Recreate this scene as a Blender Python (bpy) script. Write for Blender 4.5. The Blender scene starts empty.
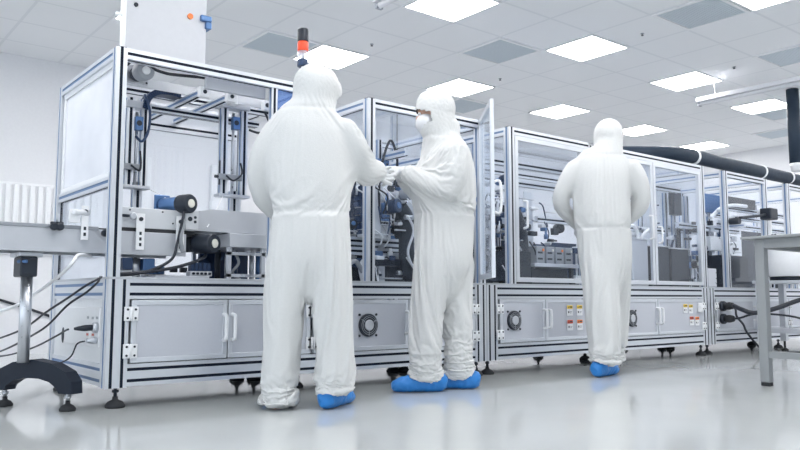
import bpy, bmesh, math, random
from mathutils import Vector, Matrix, noise
random.seed(7)
C = bpy.context.scene.collection
V = Vector
# ------------------------------------------------------------------ materials
def mat(name, col, rough=.5, metal=0., var=.06, scale=40., bump=0., spec=.5, emit=None, es=0., coat=0., bscale=None, trans=0.):
    m = bpy.data.materials.new(name); m.use_nodes = True
    nt = m.node_tree; b = nt.nodes['Principled BSDF']
    b.inputs['Metallic'].default_value = metal
    b.inputs['Specular IOR Level'].default_value = spec
    b.inputs['Coat Weight'].default_value = coat
    tc = nt.nodes.new('ShaderNodeTexCoord'); nz = nt.nodes.new('ShaderNodeTexNoise')
    nz.inputs['Scale'].default_value = scale; nz.inputs['Detail'].default_value = 3
    nt.links.new(tc.outputs['Object'], nz.inputs['Vector'])
    r = nt.nodes.new('ShaderNodeMapRange'); r.inputs['To Min'].default_value = max(.02, rough-var); r.inputs['To Max'].default_value = rough+var
    nt.links.new(nz.outputs['Fac'], r.inputs['Value']); nt.links.new(r.outputs['Result'], b.inputs['Roughness'])
    mx = nt.nodes.new('ShaderNodeMix'); mx.data_type = 'RGBA'
    mx.inputs['A'].default_value = (*[c*.96 for c in col], 1); mx.inputs['B'].default_value = (*[min(1, c*1.03) for c in col], 1)
    nt.links.new(nz.outputs['Fac'], mx.inputs['Factor']); nt.links.new(mx.outputs['Result'], b.inputs['Base Color'])
    if bump:
        n2 = nt.nodes.new('ShaderNodeTexNoise'); n2.inputs['Scale'].default_value = bscale or scale; n2.inputs['Detail'].default_value = 4
        nt.links.new(tc.outputs['Object'], n2.inputs['Vector'])
        bp = nt.nodes.new('ShaderNodeBump'); bp.inputs['Strength'].default_value = bump; bp.inputs['Distance'].default_value = .01
        nt.links.new(n2.outputs['Fac'], bp.inputs['Height']); nt.links.new(bp.outputs['Normal'], b.inputs['Normal'])
    if emit:
        b.inputs['Emission Color'].default_value = (*emit, 1); b.inputs['Emission Strength'].default_value = es
    if trans: b.inputs['Transmission Weight'].default_value = trans
    return m
def glass(name, tint=(.95, .975, 1), refl=1., haze=0., hcol=(.9, .93, 1)):
    m = bpy.data.materials.new(name); m.use_nodes = True
    nt = m.node_tree; nt.nodes.clear(); N = nt.nodes.new; L = nt.links.new
    o = N('ShaderNodeOutputMaterial'); t = N('ShaderNodeBsdfTransparent'); g = N('ShaderNodeBsdfGlossy')
    g.inputs['Roughness'].default_value = .03; g.inputs['Color'].default_value = (1, 1, 1, 1)
    t.inputs['Color'].default_value = (*tint, 1)
    lw = N('ShaderNodeLayerWeight'); lw.inputs['Blend'].default_value = .5
    pw = N('ShaderNodeMath'); pw.operation = 'POWER'; pw.inputs[1].default_value = 4.5; L(lw.outputs['Facing'], pw.inputs[0])
    f = N('ShaderNodeMapRange'); f.inputs['To Min'].default_value = .022; f.inputs['To Max'].default_value = .95; L(pw.outputs[0], f.inputs['Value'])
    nz = N('ShaderNodeTexNoise'); nz.inputs['Scale'].default_value = 3
    mu = N('ShaderNodeMath'); mu.operation = 'MULTIPLY'; mu.inputs[1].default_value = refl
    L(f.outputs[0], mu.inputs[0])
    mx = N('ShaderNodeMixShader'); L(mu.outputs[0], mx.inputs[0]); L(t.outputs[0], mx.inputs[1]); L(g.outputs[0], mx.inputs[2])
    last = mx
    if haze:
        d = N('ShaderNodeBsdfDiffuse'); d.inputs['Color'].default_value = (*hcol, 1)
        tr = N('ShaderNodeBsdfTranslucent'); tr.inputs['Color'].default_value = (*hcol, 1)
        a = N('ShaderNodeMixShader'); L(d.outputs[0], a.inputs[1]); L(tr.outputs[0], a.inputs[2]); a.inputs[0].default_value = .5
        m2 = N('ShaderNodeMixShader')
        mr = N('ShaderNodeMapRange'); mr.inputs['To Min'].default_value = haze*.85; mr.inputs['To Max'].default_value = haze*1.1
        L(nz.outputs['Fac'], mr.inputs['Value']); L(mr.outputs['Result'], m2.inputs[0])
        L(mx.outputs[0], m2.inputs[1]); L(a.outputs[0], m2.inputs[2]); last = m2
    L(last.outputs[0], o.inputs[0])
    return m
ALU = mat('anodised_aluminium', (.70, .725, .77), .34, .55, .06, 60)
SLOT = mat('slot_strip', (.008, .013, .028), .6, spec=.2)
SLOT_SHEEN = mat('slot_strip_sheen', (.17, .27, .46), .5)  # same slot strip, with a reflected blue sheen put into its colour
STEEL = mat('brushed_steel', (.62, .64, .68), .3, .8, .08, 30)
SHEET = mat('sheet_metal', (.56, .58, .62), .42, .35, .08, 25)
PANEL = mat('grey_door_panel', (.53, .55, .605), .55, 0, .05, 80)
WHITE = mat('white_paint', (.80, .81, .83), .4)
BOARD = mat('pale_grey_laminate', (.60, .61, .645), .45)
WPLAS = mat('white_plastic', (.84, .85, .87), .35)
OFFW = mat('ivory_cap', (.75, .73, .66), .45)
BLACK = mat('black_plastic', (.012, .018, .030), .42)
RUBBER = mat('black_rubber', (.02, .022, .026), .7)
NAVY = mat('dark_blue_plastic', (.016, .04, .10), .4)
BLUE = mat('blue_grey_anodised', (.10, .20, .40), .32, .5)
GUARD = mat('light_grey_sheet', (.64, .66, .69), .4, .2)
CABLE = mat('black_cable', (.014, .018, .028), .5)
GREY = mat('grey_plastic', (.30, .32, .35), .5)
DGREY = mat('dark_grey_metal', (.035, .042, .055), .55, 0, spec=.25)
DUCT = mat('black_duct', (.022, .036, .058), .5, 0, .08, 20, .15, .25)
RED = mat('red_plastic', (.80, .07, .02), .35, emit=(1, .08, .02), es=.15)
ORANGE = mat('orange_plastic', (.85, .22, .04), .4)
YEL = mat('yellow_label', (.85, .60, .05), .5)
REDL = mat('red_label', (.62, .08, .03), .5)
ORL = mat('orange_label', (.85, .22, .03), .5)
CLEAR = glass('clear_lens', (.9, .93, .97), 1.5, .35)
GLASS = glass('glass_pane', (.965, .98, 1), .8, .006)
DOORG = glass('door_glass', (.93, .96, .99), .45, .03)
HAZE = glass('milky_acrylic', (.95, .97, 1), 1.0, .75, (.95, .96, .99))
BLUEG = glass('blue_acrylic', (.55, .70, .95), 1.0, .25, (.45, .58, .85))
SUIT = mat('white_coverall_fabric', (.655, .66, .655), .8, 0, .05, 90, .15, .2, bscale=160)
GLOVE = mat('white_glove_rubber', (.68, .69, .70), .5, 0, .05, 60)
MASK = mat('white_mask_fabric', (.74, .75, .77), .75, 0, .05, 90)
SHOE = mat('blue_shoe_cover_film', (.02, .21, .60), .42, 0, .08, 50, .25, bscale=55)
SKIN = mat('skin', (.60, .36, .26), .55, 0, .05, 60)
HAIR = mat('dark_hair', (.03, .02, .015), .6)
FLOORM = mat('glossy_epoxy_floor', (.53, .55, .55), .09, 0, .03, 3, .01, .6, bscale=5)
WALLM = mat('painted_wall', (.76, .765, .79), .7)
TILE = None
# ------------------------------------------------------------------ mesh builder
class MB:
    def __init__(s): s.b = bmesh.new()
    def face(s, vs, mi=0, sm=False):
        try: f = s.b.faces.new(vs); f.material_index = mi; f.smooth = sm; return f
        except ValueError: return None
    def box(s, a, b, mi=0, bev=.0):
        x0, y0, z0 = [min(p, q) for p, q in zip(a, b)]; x1, y1, z1 = [max(p, q) for p, q in zip(a, b)]
        v = [s.b.verts.new(p) for p in ((x0,y0,z0),(x1,y0,z0),(x1,y1,z0),(x0,y1,z0),(x0,y0,z1),(x1,y0,z1),(x1,y1,z1),(x0,y1,z1))]
        fs = [s.face([v[i] for i in q], mi) for q in ((0,3,2,1),(4,5,6,7),(0,1,5,4),(1,2,6,5),(2,3,7,6),(3,0,4,7))]
        if bev:
            es = list({e for f in fs for e in f.edges})
            r = bmesh.ops.bevel(s.b, geom=es, offset=bev, segments=2, affect='EDGES', profile=.5)
            for f in r['faces']: f.material_index = mi
        return s
    def ring(s, c, t, ref, ra, rb, n):
        t = t.normalized(); x = ref - t*ref.dot(t)
        if x.length < 1e-4: x = t.orthogonal()
        x.normalize(); y = t.cross(x)
        return [s.b.verts.new(c + x*(ra*math.cos(2*math.pi*i/n)) + y*(rb*math.sin(2*math.pi*i/n))) for i in range(n)]
    def skin(s, rings, mi=0, cap=True, sm=True):
        n = len(rings[0])
        for a, b in zip(rings, rings[1:]):
            for i in range(n): s.face([a[i], a[(i+1)%n], b[(i+1)%n], b[i]], mi, sm)
        if cap: s.face(rings[0][::-1], mi); s.face(rings[-1], mi)
    def cyl(s, p0, p1, r0, r1=None, n=20, mi=0, sm=True):
        p0, p1 = V(p0), V(p1); t = p1-p0; ref = t.orthogonal()
        r1 = r0 if r1 is None else r1
        s.skin([s.ring(p0, t, ref, r0, r0, n), s.ring(p1, t, ref, r1, r1, n)], mi, True, sm); return s
    def lathe(s, base, axis, prof, n=24, mi=0):
        base, axis = V(base), V(axis).normalized(); ref = axis.orthogonal()
        s.skin([s.ring(base+axis*h, axis, ref, max(r, .0005), max(r, .0005), n) for r, h in prof], mi); return s
    def tube(s, pts, r, n=8, mi=0, sub=6):
        P = spline([V(p) for p in pts], sub); ref = V((.3, .2, .9))
        rs = []
        for i, p in enumerate(P):
            t = P[min(i+1, len(P)-1)] - P[max(i-1, 0)]
            x = ref - t.normalized()*ref.dot(t.normalized())
            if x.length > 1e-3: ref = x.normalized()
            rs.append(s.ring(p, t, ref, r, r, n))
        s.skin(rs, mi); return s
    def loft(s, rings, ref=(1, 0, 0), n=28, sub=4, mi=0, round_ends=(False, False)):
        """rings: (x,y,z,ra,rb) list -> smooth closed body"""
        P = spline([V(r[:3]) for r in rings], sub); R = spline([V((r[3], r[4], 0)) for r in rings], sub)
        out = []; ref = V(ref); m = len(P)
        for i, p in enumerate(P):
            t = P[min(i+1, m-1)] - P[max(i-1, 0)]
            if i == 0 and round_ends[0]:
                for k in (.35, .75): out.append(s.ring(p - t.normalized()*min(R[i].x, R[i].y)*(1-k)*.8, t, ref, R[i].x*math.sqrt(k), R[i].y*math.sqrt(k), n))
            out.append(s.ring(p, t, ref, R[i].x, R[i].y, n))
            if i == m-1 and round_ends[1]:
                for k in (.75, .35): out.append(s.ring(p + t.normalized()*min(R[i].x, R[i].y)*(1-k)*.8, t, ref, R[i].x*math.sqrt(k), R[i].y*math.sqrt(k), n))
        s.skin(out, mi); return s
    def ell(s, c, r, rot=None, n=20, mi=0):
        M = Matrix.Translation(V(c)) @ (rot.to_4x4() if rot else Matrix.Identity(4)) @ Matrix.Diagonal((*r, 1))
        g = bmesh.ops.create_uvsphere(s.b, u_segments=n, v_segments=max(8, n//2+2), radius=1, matrix=M)
        for f in {f for v in g['verts'] for f in v.link_faces}: f.material_index = mi; f.smooth = True
        return s
    def bar(s, axis, a, b, n1=1, n2=1, sw=.0155, dp=.004):
        """slotted aluminium extrusion along axis filling box a-b; n1, n2 = slots across first / second other axis"""
        lo = [min(p, q) for p, q in zip(a, b)]; hi = [max(p, q) for p, q in zip(a, b)]
        ax = 'xyz'.index(axis); i1, i2 = [i for i in range(3) if i != ax]
        w, h = hi[i1]-lo[i1], hi[i2]-lo[i2]; pts = []
        def side(L, k, fn, sheen=False):
            pts.append((fn(0, 0), 0))
            for j in range(k):
                c = (j+.5)/k*L
                for q, d, dark in ((c-sw/2, 0, 1), (c-sw/2, dp, 1), (c+sw/2, dp, 1), (c+sw/2, 0, 0)): pts.append((fn(q, d), dark and (2 if sheen else 1)))
        side(w, n1, lambda q, d: (q, d)); side(h, n2, lambda q, d: (w-d, q))
        side(w, n1, lambda q, d: (w-q, h-d)); side(h, n2, lambda q, d: (d, h-q), axis in 'yz')  # left-facing slots get the strip with the painted sheen
        def mk(z):
            o = []
            for (p, q), _ in pts:
                c = [0, 0, 0]; c[ax] = z; c[i1] = lo[i1]+p; c[i2] = lo[i2]+q; o.append(s.b.verts.new(c))
            return o
        A, B = mk(lo[ax]), mk(hi[ax]); m = len(A); flip = (ax == 1)
        for i in range(m):
            q = [A[i], A[(i+1)%m], B[(i+1)%m], B[i]]
            s.face(q[::-1] if flip else q, int(pts[i][1]))
        s.face(A if flip else A[::-1]); s.face(B[::-1] if flip else B)
        return s
    def mesh(s, name):
        me = bpy.data.meshes.new(name); bmesh.ops.recalc_face_normals(s.b, faces=s.b.faces); s.b.to_mesh(me); s.b.free(); return me
    def out(s, name, mats, parent=None, label=None, bevel=0.):
        if parent is not None:
            o0 = ORG.get(parent.name)
            if o0 is not None and o0.length > 0: bmesh.ops.translate(s.b, verts=s.b.verts, vec=-o0)
        me = s.mesh(name)
        for m in (mats if isinstance(mats, (list, tuple)) else [mats]): me.materials.append(m)
        o = bpy.data.objects.new(name, me); C.objects.link(o)
        if parent is not None: o.parent = parent; ORG[o.name] = ORG.get(parent.name, V((0, 0, 0)))
        else: ORG[o.name] = V((0, 0, 0))
        if label: o['label'] = label
        return o
ORG = {}
def spline(P, sub):
    if len(P) < 3 or sub < 2: return P
    out = []
    for i in range(len(P)-1):
        a, b, c, d = P[max(i-1, 0)], P[i], P[i+1], P[min(i+2, len(P)-1)]
        for k in range(sub):
            t = k/sub
            out.append(.5*((2*b) + (c-a)*t + (2*a-5*b+4*c-d)*t*t + (3*b-a-3*c+d)*t**3))
    return out+[P[-1]]
def tag(o, label, cat, group=None):
    o['label'] = label; o['category'] = cat
    if group: o['group'] = group
    return o
def thing(name, label, cat, loc=(0, 0, 0), group=None):
    o = bpy.data.objects.new(name, None); C.objects.link(o); o.location = loc; o.empty_display_size = .1
    ORG[o.name] = V(loc); return tag(o, label, cat, group)
def single(mb, name, mats, label, cat, loc, group=None):
    """top-level thing that is one mesh, origin at loc"""
    bmesh.ops.translate(mb.b, verts=mb.b.verts, vec=-V(loc))
    o = mb.out(name, mats); o.location = loc; return tag(o, label, cat, group)
def struct(o): o['kind'] = 'structure'; return o
def dup(root, loc, label, group=None):
    def cp(o, par):
        c = o.copy(); C.objects.link(c)
        if par: c.parent = par
        for ch in o.children: cp(ch, c)
        return c
    r = cp(root, None); r.location = loc; r['label'] = label
    if group: r['group'] = group
    return r
AB = [ALU, SLOT, SLOT_SHEEN]
# ------------------------------------------------------------------ room
H = 3.0; T = .6025; GX = 3.911; GY = 4.218
XW, YW = 12.4, 8.27
XL, YN = -5.0, -4.0
f = struct(MB().box((XL, YN, -.08), (XW, YW, 0)).out('floor', FLOORM))
# ceiling with T-bar grid in the material
def ceiling_mat():
    m = bpy.data.materials.new('ceiling_tiles'); m.use_nodes = True; nt = m.node_tree; N = nt.nodes.new; L = nt.links.new
    b = nt.nodes['Principled BSDF']; b.inputs['Roughness'].default_value = .8; b.inputs['Specular IOR Level'].default_value = .2
    tc = N('ShaderNodeTexCoord'); sp = N('ShaderNodeSeparateXYZ'); L(tc.outputs['Object'], sp.inputs[0])
    ms = []
    for ax, g in (('X', GX), ('Y', GY)):
        a = N('ShaderNodeMath'); a.operation = 'SUBTRACT'; a.inputs[1].default_value = g; L(sp.outputs[ax], a.inputs[0])
        d = N('ShaderNodeMath'); d.operation = 'DIVIDE'; d.inputs[1].default_value = T; L(a.outputs[0], d.inputs[0])
        r = N('ShaderNodeMath'); r.operation = 'ROUND'; L(d.outputs[0], r.inputs[0])
        e = N('ShaderNodeMath'); e.operation = 'SUBTRACT'; L(d.outputs[0], e.inputs[0]); L(r.outputs[0], e.inputs[1])
        ab = N('ShaderNodeMath'); ab.operation = 'ABSOLUTE'; L(e.outputs[0], ab.inputs[0])
        lt = N('ShaderNodeMath'); lt.operation = 'LESS_THAN'; lt.inputs[1].default_value = .021; L(ab.outputs[0], lt.inputs[0]); ms.append(lt)
    mx = N('ShaderNodeMath'); mx.operation = 'MAXIMUM'; L(ms[0].outputs[0], mx.inputs[0]); L(ms[1].outputs[0], mx.inputs[1])
    c = N('ShaderNodeMix'); c.data_type = 'RGBA'; c.inputs['A'].default_value = (.82, .83, .85, 1); c.inputs['B'].default_value = (.74, .755, .78, 1)
    L(mx.outputs[0], c.inputs['Factor']); L(c.outputs['Result'], b.inputs['Base Color'])
    return m
struct(MB().box((XL, YN, H), (XW, YW, H+.1)).out('ceiling', ceiling_mat()))
struct(MB().box((XL, YW, 0), (XW, YW+.12, H)).out('wall_back', WALLM))
struct(MB().box((XW, YN, 0), (XW+.12, YW+.12, H)).out('wall_right', WALLM))
struct(MB().box((XL, YW-.015, 0), (XW, YW, .1)).out('baseboard_back', WALLM))
# ribbed white panelling on the lower back wall
mb = MB(); x = -3.0
mb.box((-3.0, YW-.03, .98), (2.6, YW, 1.70))
while x < 2.5:
    mb.box((x, YW-.055, 1.0), (x+.052, YW-.03, 1.68), 0, .008); x += .075
struct(mb.out('trim_1', WPLAS))
mb = MB()
for x0, w, z0, z1 in ((3.0, .10, .1, 2.1), (3.82, .16, .1, 2.1)): mb.box((x0, YW-.06, z0), (x0+w, YW, z1), 0, .005)  # white bars built in place of window reflections seen through the glass
struct(mb.out('reflection_bars', WHITE))
# ------------------------------------------------------------------ ceiling lamps, vents, sprinklers
LAMPM = mat('lamp_diffuser', (1, 1, 1), .5, emit=(1.0, .985, .98), es=19.0)
rowname = {-9: 'row', -6: 'row', -3: 'row', 0: 'row', 3: 'row'}
vis = {(0, 0): 'square ceiling light panel at the top edge, above the middle worker', (1, 0): 'square ceiling light panel above and left of the rightmost worker, largest there',
       (2, 0): 'square ceiling light panel just above the left end of the hanging tube light', (3, 0): 'square ceiling light panel cut by the vertical black duct at the right',
       (0, 3): 'square ceiling light panel behind the signal tower and left worker\'s hood', (1, 3): 'square ceiling light panel just above the masked worker\'s hood',
       (2, 3): 'small square ceiling light panel up left of the rightmost worker\'s hood', (3, 3): 'small square ceiling light panel right beside the rightmost worker\'s hood',
       (4, 3): 'smallest square ceiling light panel, over the bend of the long black duct', (1, -3): 'square ceiling light panel cut by the top edge at upper right',
       (4, 0): 'square ceiling light panel cut by the right edge, past the vertical black duct'}
first = None
for j in (-6, -3, 0, 3):
    for i in range(-2, 5):
        cx, cy = GX + (3*i+.5)*T, GY + (j+.5)*T
        if cx < XL+.4: continue
        lab = vis.get((i, j), 'square ceiling light panel beyond the frame of the view')
        if first is None:
            first = thing('ceiling_light', lab, 'ceiling light', (cx, cy, H), 'ceiling light panels')
            w = T*.5-.008; u = T*.455
            mb = MB()
            for a, b in (((-w, -w), (w, -u)), ((-w, u), (w, w)), ((-w, -u), (-u, u)), ((u, -u), (w, u))):
                mb.box((cx+a[0], cy+a[1], H-.012), (cx+b[0], cy+b[1], H))
            mb.out('frame', WHITE, first)
            MB().box((cx-u, cy-u, H-.008), (cx+u, cy+u, H-.001)).out('diffuser', LAMPM, first)
        else: dup(first, (cx, cy, H), lab)
VENT = mat('vent_grille_grey', (.57, .63, .68), .6)
vents = [(-1, 3, 'grey square ceiling vent left of the signal tower'), (2, 1, 'grey square ceiling vent above and right of the masked worker'),
         (3, -2, 'grey square ceiling vent near the top edge at upper right'), (6, -2, 'grey square ceiling vent cut by the right edge, above the tube light'),
         (12, 1, 'small grey square ceiling vent beside the vertical black duct, above the long duct'), (4, 4, 'grey square ceiling vent right behind the masked worker\'s hood'),
         (10, 0, 'grey square ceiling vent below the light panel by the vertical duct')]
vt = None
for i, j, lab in vents:
    cx, cy = GX+(i+.5)*T, GY+(j+.5)*T
    if vt is None:
        vt = thing('ceiling_vent', lab, 'vent', (cx, cy, H), 'square ceiling vents')
        w = T*.5-.008; u = T*.44; mb = MB()
        for a, b in (((-w, -w), (w, -u)), ((-w, u), (w, w)), ((-w, -u), (-u, u)), ((u, -u), (w, u))): mb.box((cx+a[0], cy+a[1], H-.012), (cx+b[0], cy+b[1], H))
        mb.out('frame', WHITE, vt)
        mb = MB().box((cx-u, cy-u, H-.003), (cx+u, cy+u, H-.001))
        k = -u
        while k < u-.01: mb.box((cx-u, cy+k, H-.008), (cx+u, cy+k+.016, H-.003)); k += .022
        mb.out('grille', VENT, vt)
    else: dup(vt, (cx, cy, H), lab)
spr = None
for x, y, lab in ((6.08, 3.93, 'tiny sprinkler head on the ceiling between the two top right vents and light'), (7.74, 3.91, 'tiny sprinkler head on the ceiling above the hanging tube light'),
                  (6.12, 5.78, 'tiny sprinkler head on the ceiling over the masked worker\'s back'), (4.3, 5.75, 'tiny sprinkler head on the ceiling right of the left worker\'s light panel')):
    if spr is None:
        spr = thing('sprinkler', lab, 'sprinkler', (x, y, H), 'ceiling sprinkler heads')
        MB().lathe((x, y, H), (0, 0, -1), [(.018, 0), (.018, .003), (.007, .006), (.007, .016)], 14).out('body', GREY, spr)
        MB().cyl((x, y, H-.02), (x, y, H-.016), .012, n=12).out('deflector', DGREY, spr)
    else: dup(spr, (x, y, H), lab)
def batten(x, y0, y1, z, lab):
    t = thing('tube_light', lab, 'tube light', (x, y1, z))
    MB().box((x-.055, y0, z), (x+.055, y1, z+.05), 0, .008).out('housing', BOARD, t)
    MB().lathe((x, y0+.02, z-.012), (0, 1, 0), [(.02, 0), (.026, .01), (.026, y1-y0-.05), (.02, y1-y0-.04)], 14).out('tube', BOARD, t)
    for yy in (y0+.2, y1-.2): MB().cyl((x, yy, z+.05), (x, yy, H), .006, n=8).out('hanger_rod', STEEL, t)
    for yy in (y0+.0, y1-.03): MB().box((x-.03, yy, z-.04), (x+.03, yy+.03, z), 0, .004).out('end_cap', GREY, t)
    MB().box((x-.03, (y0+y1)/2-.4, z-.03), (x+.03, (y0+y1)/2-.36, z)).out('clip', DGREY, t)
batten(7.95, 1.5, 4.45, 2.75, 'long white tube light hanging below the ceiling at the right edge')
batten(3.36, 2.6, 4.42, 2.75, 'white tube light end cut by the top edge, above the workers')
# ------------------------------------------------------------------ machine building blocks
def foot(root, x, y, z0=.1):
    o = MB().lathe((x, y, 0), (0, 0, 1), [(.048, 0), (.05, .012), (.036, .03), (.014, .04), (.014, .055)], 22).out('levelling_foot', RUBBER, root)
    MB().cyl((x, y, .05), (x, y, z0+.01), .009, n=12).cyl((x, y, z0-.025), (x, y, z0-.012), .017, n=6).out('stem', DGREY, o)
def hinge(par, x, z, y=3.897):
    mb = MB().box((x-.036, y-.012, z-.036), (x-.004, y, z+.036), 0, .003).box((x+.004, y-.012, z-.036), (x+.036, y, z+.036), 0, .003)
    mb.cyl((x, y-.012, z-.036), (x, y-.012, z+.036), .007, n=10)
    for dx in (-.02, .02):
        for dz in (-.022, .022): mb.cyl((x+dx, y-.015, z+dz), (x+dx, y-.011, z+dz), .006, n=10, mi=1)
    mb.out('hinge', [WPLAS, DGREY], par)
def handle(par, x, z0, z1, y=3.893):
    MB().tube([(x, y, z0), (x, y-.03, z0+.004), (x, y-.038, z0+.02), (x, y-.038, z1-.02), (x, y-.03, z1-.004), (x, y, z1)], .0105, 10).out('handle', WPLAS, par)
def fan(par, x, z, y=3.893, r=.072):
    o = MB()
    o.lathe((x, y, z), (0, -1, 0), [(r, 0), (r, .012), (r-.008, .016)], 32)
    for a in range(4):
        q = math.pi/4+a*math.pi/2; cx, cz = x+1.28*r*math.cos(q), z+1.28*r*math.sin(q)
        o.cyl((cx, y, cz), (cx, y-.006, cz), .008, n=10)
    fo = o.out('fan', BLACK, par)
    MB().lathe((x, y-.016, z), (0, -1, 0), [(r*.48, 0), (r*.48, .004), (r*.40, .007)], 24).out('hub', SHEET, fo)
    mb = MB()
    for rr in (.66, .82):
        pts = [(x+r*rr*math.cos(t*math.pi/8), y-.018, z+r*rr*math.sin(t*math.pi/8)) for t in range(17)]
        mb.tube(pts, .0018, 6, sub=1)
    for a in range(3):
        q = a*2*math.pi/3+.5; mb.tube([(x+r*.45*math.cos(q), y-.018, z+r*.45*math.sin(q)), (x+r*.95*math.cos(q), y-.018, z+r*.95*math.sin(q))], .003, 6, sub=1)
    mb.out('guard', GREY, fo)
def sticker(par, x, z, col, lab):
    o = MB().box((x-.036, 3.8915, z-.042), (x+.036, 3.893, z+.042)).out('warning_label', WHITE, par, lab)
    MB().box((x-.034, 3.8908, z+.012), (x+.034, 3.8916, z+.040)).out('heading_band', col, o)
    mb = MB()
    a = [mb.b.verts.new(p) for p in ((x-.027, 3.8904, z+.018), (x-.013, 3.8904, z+.018), (x-.02, 3.8904, z+.034))]; mb.face(a)
    mb.box((x-.006, 3.8903, z+.021), (x+.028, 3.8909, z+.031))
    mb.box((x-.022, 3.8912, z-.022), (x-.008, 3.8916, z-.006))
    mb.box((x-.0, 3.8912, z-.012), (x+.026, 3.8916, z-.009)); mb.box((x-.0, 3.8912, z-.022), (x+.02, 3.8916, z-.019))
    mb.out('printed_mark', BLACK, o)
def door(root, x0, x1, z0=.222, z1=.540, hl=True, fans=None, stickers=(), y=3.905):
    t = .026
    mb = MB()
    for a, b in (((x0, z0), (x1, z0+t)), ((x0, z1-t), (x1, z1)), ((x0, z0+t), (x0+t, z1-t)), ((x1-t, z0+t), (x1, z1-t))):
        mb.box((a[0], y-.012, a[1]), (b[0], y+.012, b[1]), 0, .002)
    d = mb.out('cabinet_door', ALU, root)
    MB().box((x0+t, y-.007, z0+t), (x1-t, y+.007, z1-t)).out('door_panel', PANEL, d)
    hx = x0-.004 if hl else x1+.004
    for z in (z0+.06, z1-.07): hinge(d, hx, z, y-.010)
    handle(d, x1-.022 if hl else x0+.022, .32, .46, y-.010)
    if fans: fan(d, fans[0], fans[1])
    for s in stickers: sticker(d, *s)
    return d
def base(root, x0, x1, y0=3.9, y1=4.95, ends=(.11, .11), feet=()):
    for xa, xb in ((x0, x0+ends[0]), (x1-ends[1], x1)):
        for ya, yb in ((y0, y0+.08), (y1-.08, y1)):
            MB().bar('z', (xa, ya, .10), (xb, yb, .645), 2, 1).out('corner_post', AB, root)
    xa, xb = x0+ends[0], x1-ends[1]
    for y in (y0+.002, y1-.05):
        MB().bar('x', (xa, y, .545), (xb, y+.048, .645), 1, 2).out('top_rail', AB, root)
        MB().bar('x', (xa, y, .105), (xb, y+.048, .217), 1, 2).out('bottom_rail', AB, root)
    for x in (x0+.002, x1-.05):
        MB().bar('y', (x, y0+.08, .545), (x+.048, y1-.08, .645), 1, 2).out('side_rail', AB, root)
        MB().bar('y', (x, y0+.08, .105), (x+.048, y1-.08, .217), 1, 2).out('side_rail', AB, root)
    MB().box((x0+.012, y0+.08, .217), (x0+.030, y1-.08, .545)).out('side_panel', WPLAS, root)
    MB().box((x1-.030, y0+.08, .217), (x1-.012, y1-.08, .545)).out('side_panel', PANEL, root)
    MB().box((xa, y1-.03, .217), (xb, y1-.012, .545)).out('back_panel', PANEL, root)
    MB().box((x0, y0-.004, .645), (x1, y1+.004, .657)).out('table_plate', SHEET, root)
    for fx, fy in feet: foot(root, fx, fy)
def frame(root, x0, x1, y0=3.9, y1=4.95, z0=.657, z1=1.85, s=.058, front=True, mids=(), left_rail=None):
    for xa in (x0, x1-s):
        for ya in (y0, y1-s): MB().bar('z', (xa, ya, z0), (xa+s, ya+s, z1), 1, 1).box((xa+.004, ya+.004, z1), (xa+s-.004, ya+s-.004, z1+.004), 1).out('upright_post', AB, root)
    for ya in (y0, y1-s): MB().bar('x', (x0+s, ya, z1-s), (x1-s, ya+s, z1), 1, 1).out('top_rail', AB, root)
    for xa in (x0, x1-s): MB().bar('y', (xa, y0+s, z1-s), (xa+s, y1-s, z1), 1, 1).out('top_rail', AB, root)
    for m in mids: MB().bar('z', (m, y0+.005, z0), (m+.04, y0+.045, z1-s), 1, 1).out('mid_post', AB, root)
def pane(root, a, b, m=None, name='glass_panel'):
    MB().box(a, b).out(name, m or GLASS, root)
def gdoor(root, x0, x1, z0, z1, y=3.915, t=.035, hx=None, hz=(1.08, 1.29), m=None):
    mb = MB()
    for a, b in (((x0, z0), (x1, z0+t)), ((x0, z1-t), (x1, z1)), ((x0, z0+t), (x0+t, z1-t)), ((x1-t, z0+t), (x1, z1-t))): mb.box((a[0], y-.014, a[1]), (b[0], y+.014, b[1]), 0, .002)
    d = mb.out('glass_door', ALU, root)
    MB().box((x0+t, y-.003, z0+t), (x1-t, y+.003, z1-t)).out('pane', m or GLASS, d)
    if hx: MB().tube([(hx, y-.012, hz[0]), (hx, y-.045, hz[0]+.006), (hx, y-.05, hz[0]+.03), (hx, y-.05, hz[1]-.03), (hx, y-.045, hz[1]-.006), (hx, y-.012, hz[1])], .009, 10).out('handle', WPLAS, d)
    return d
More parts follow.
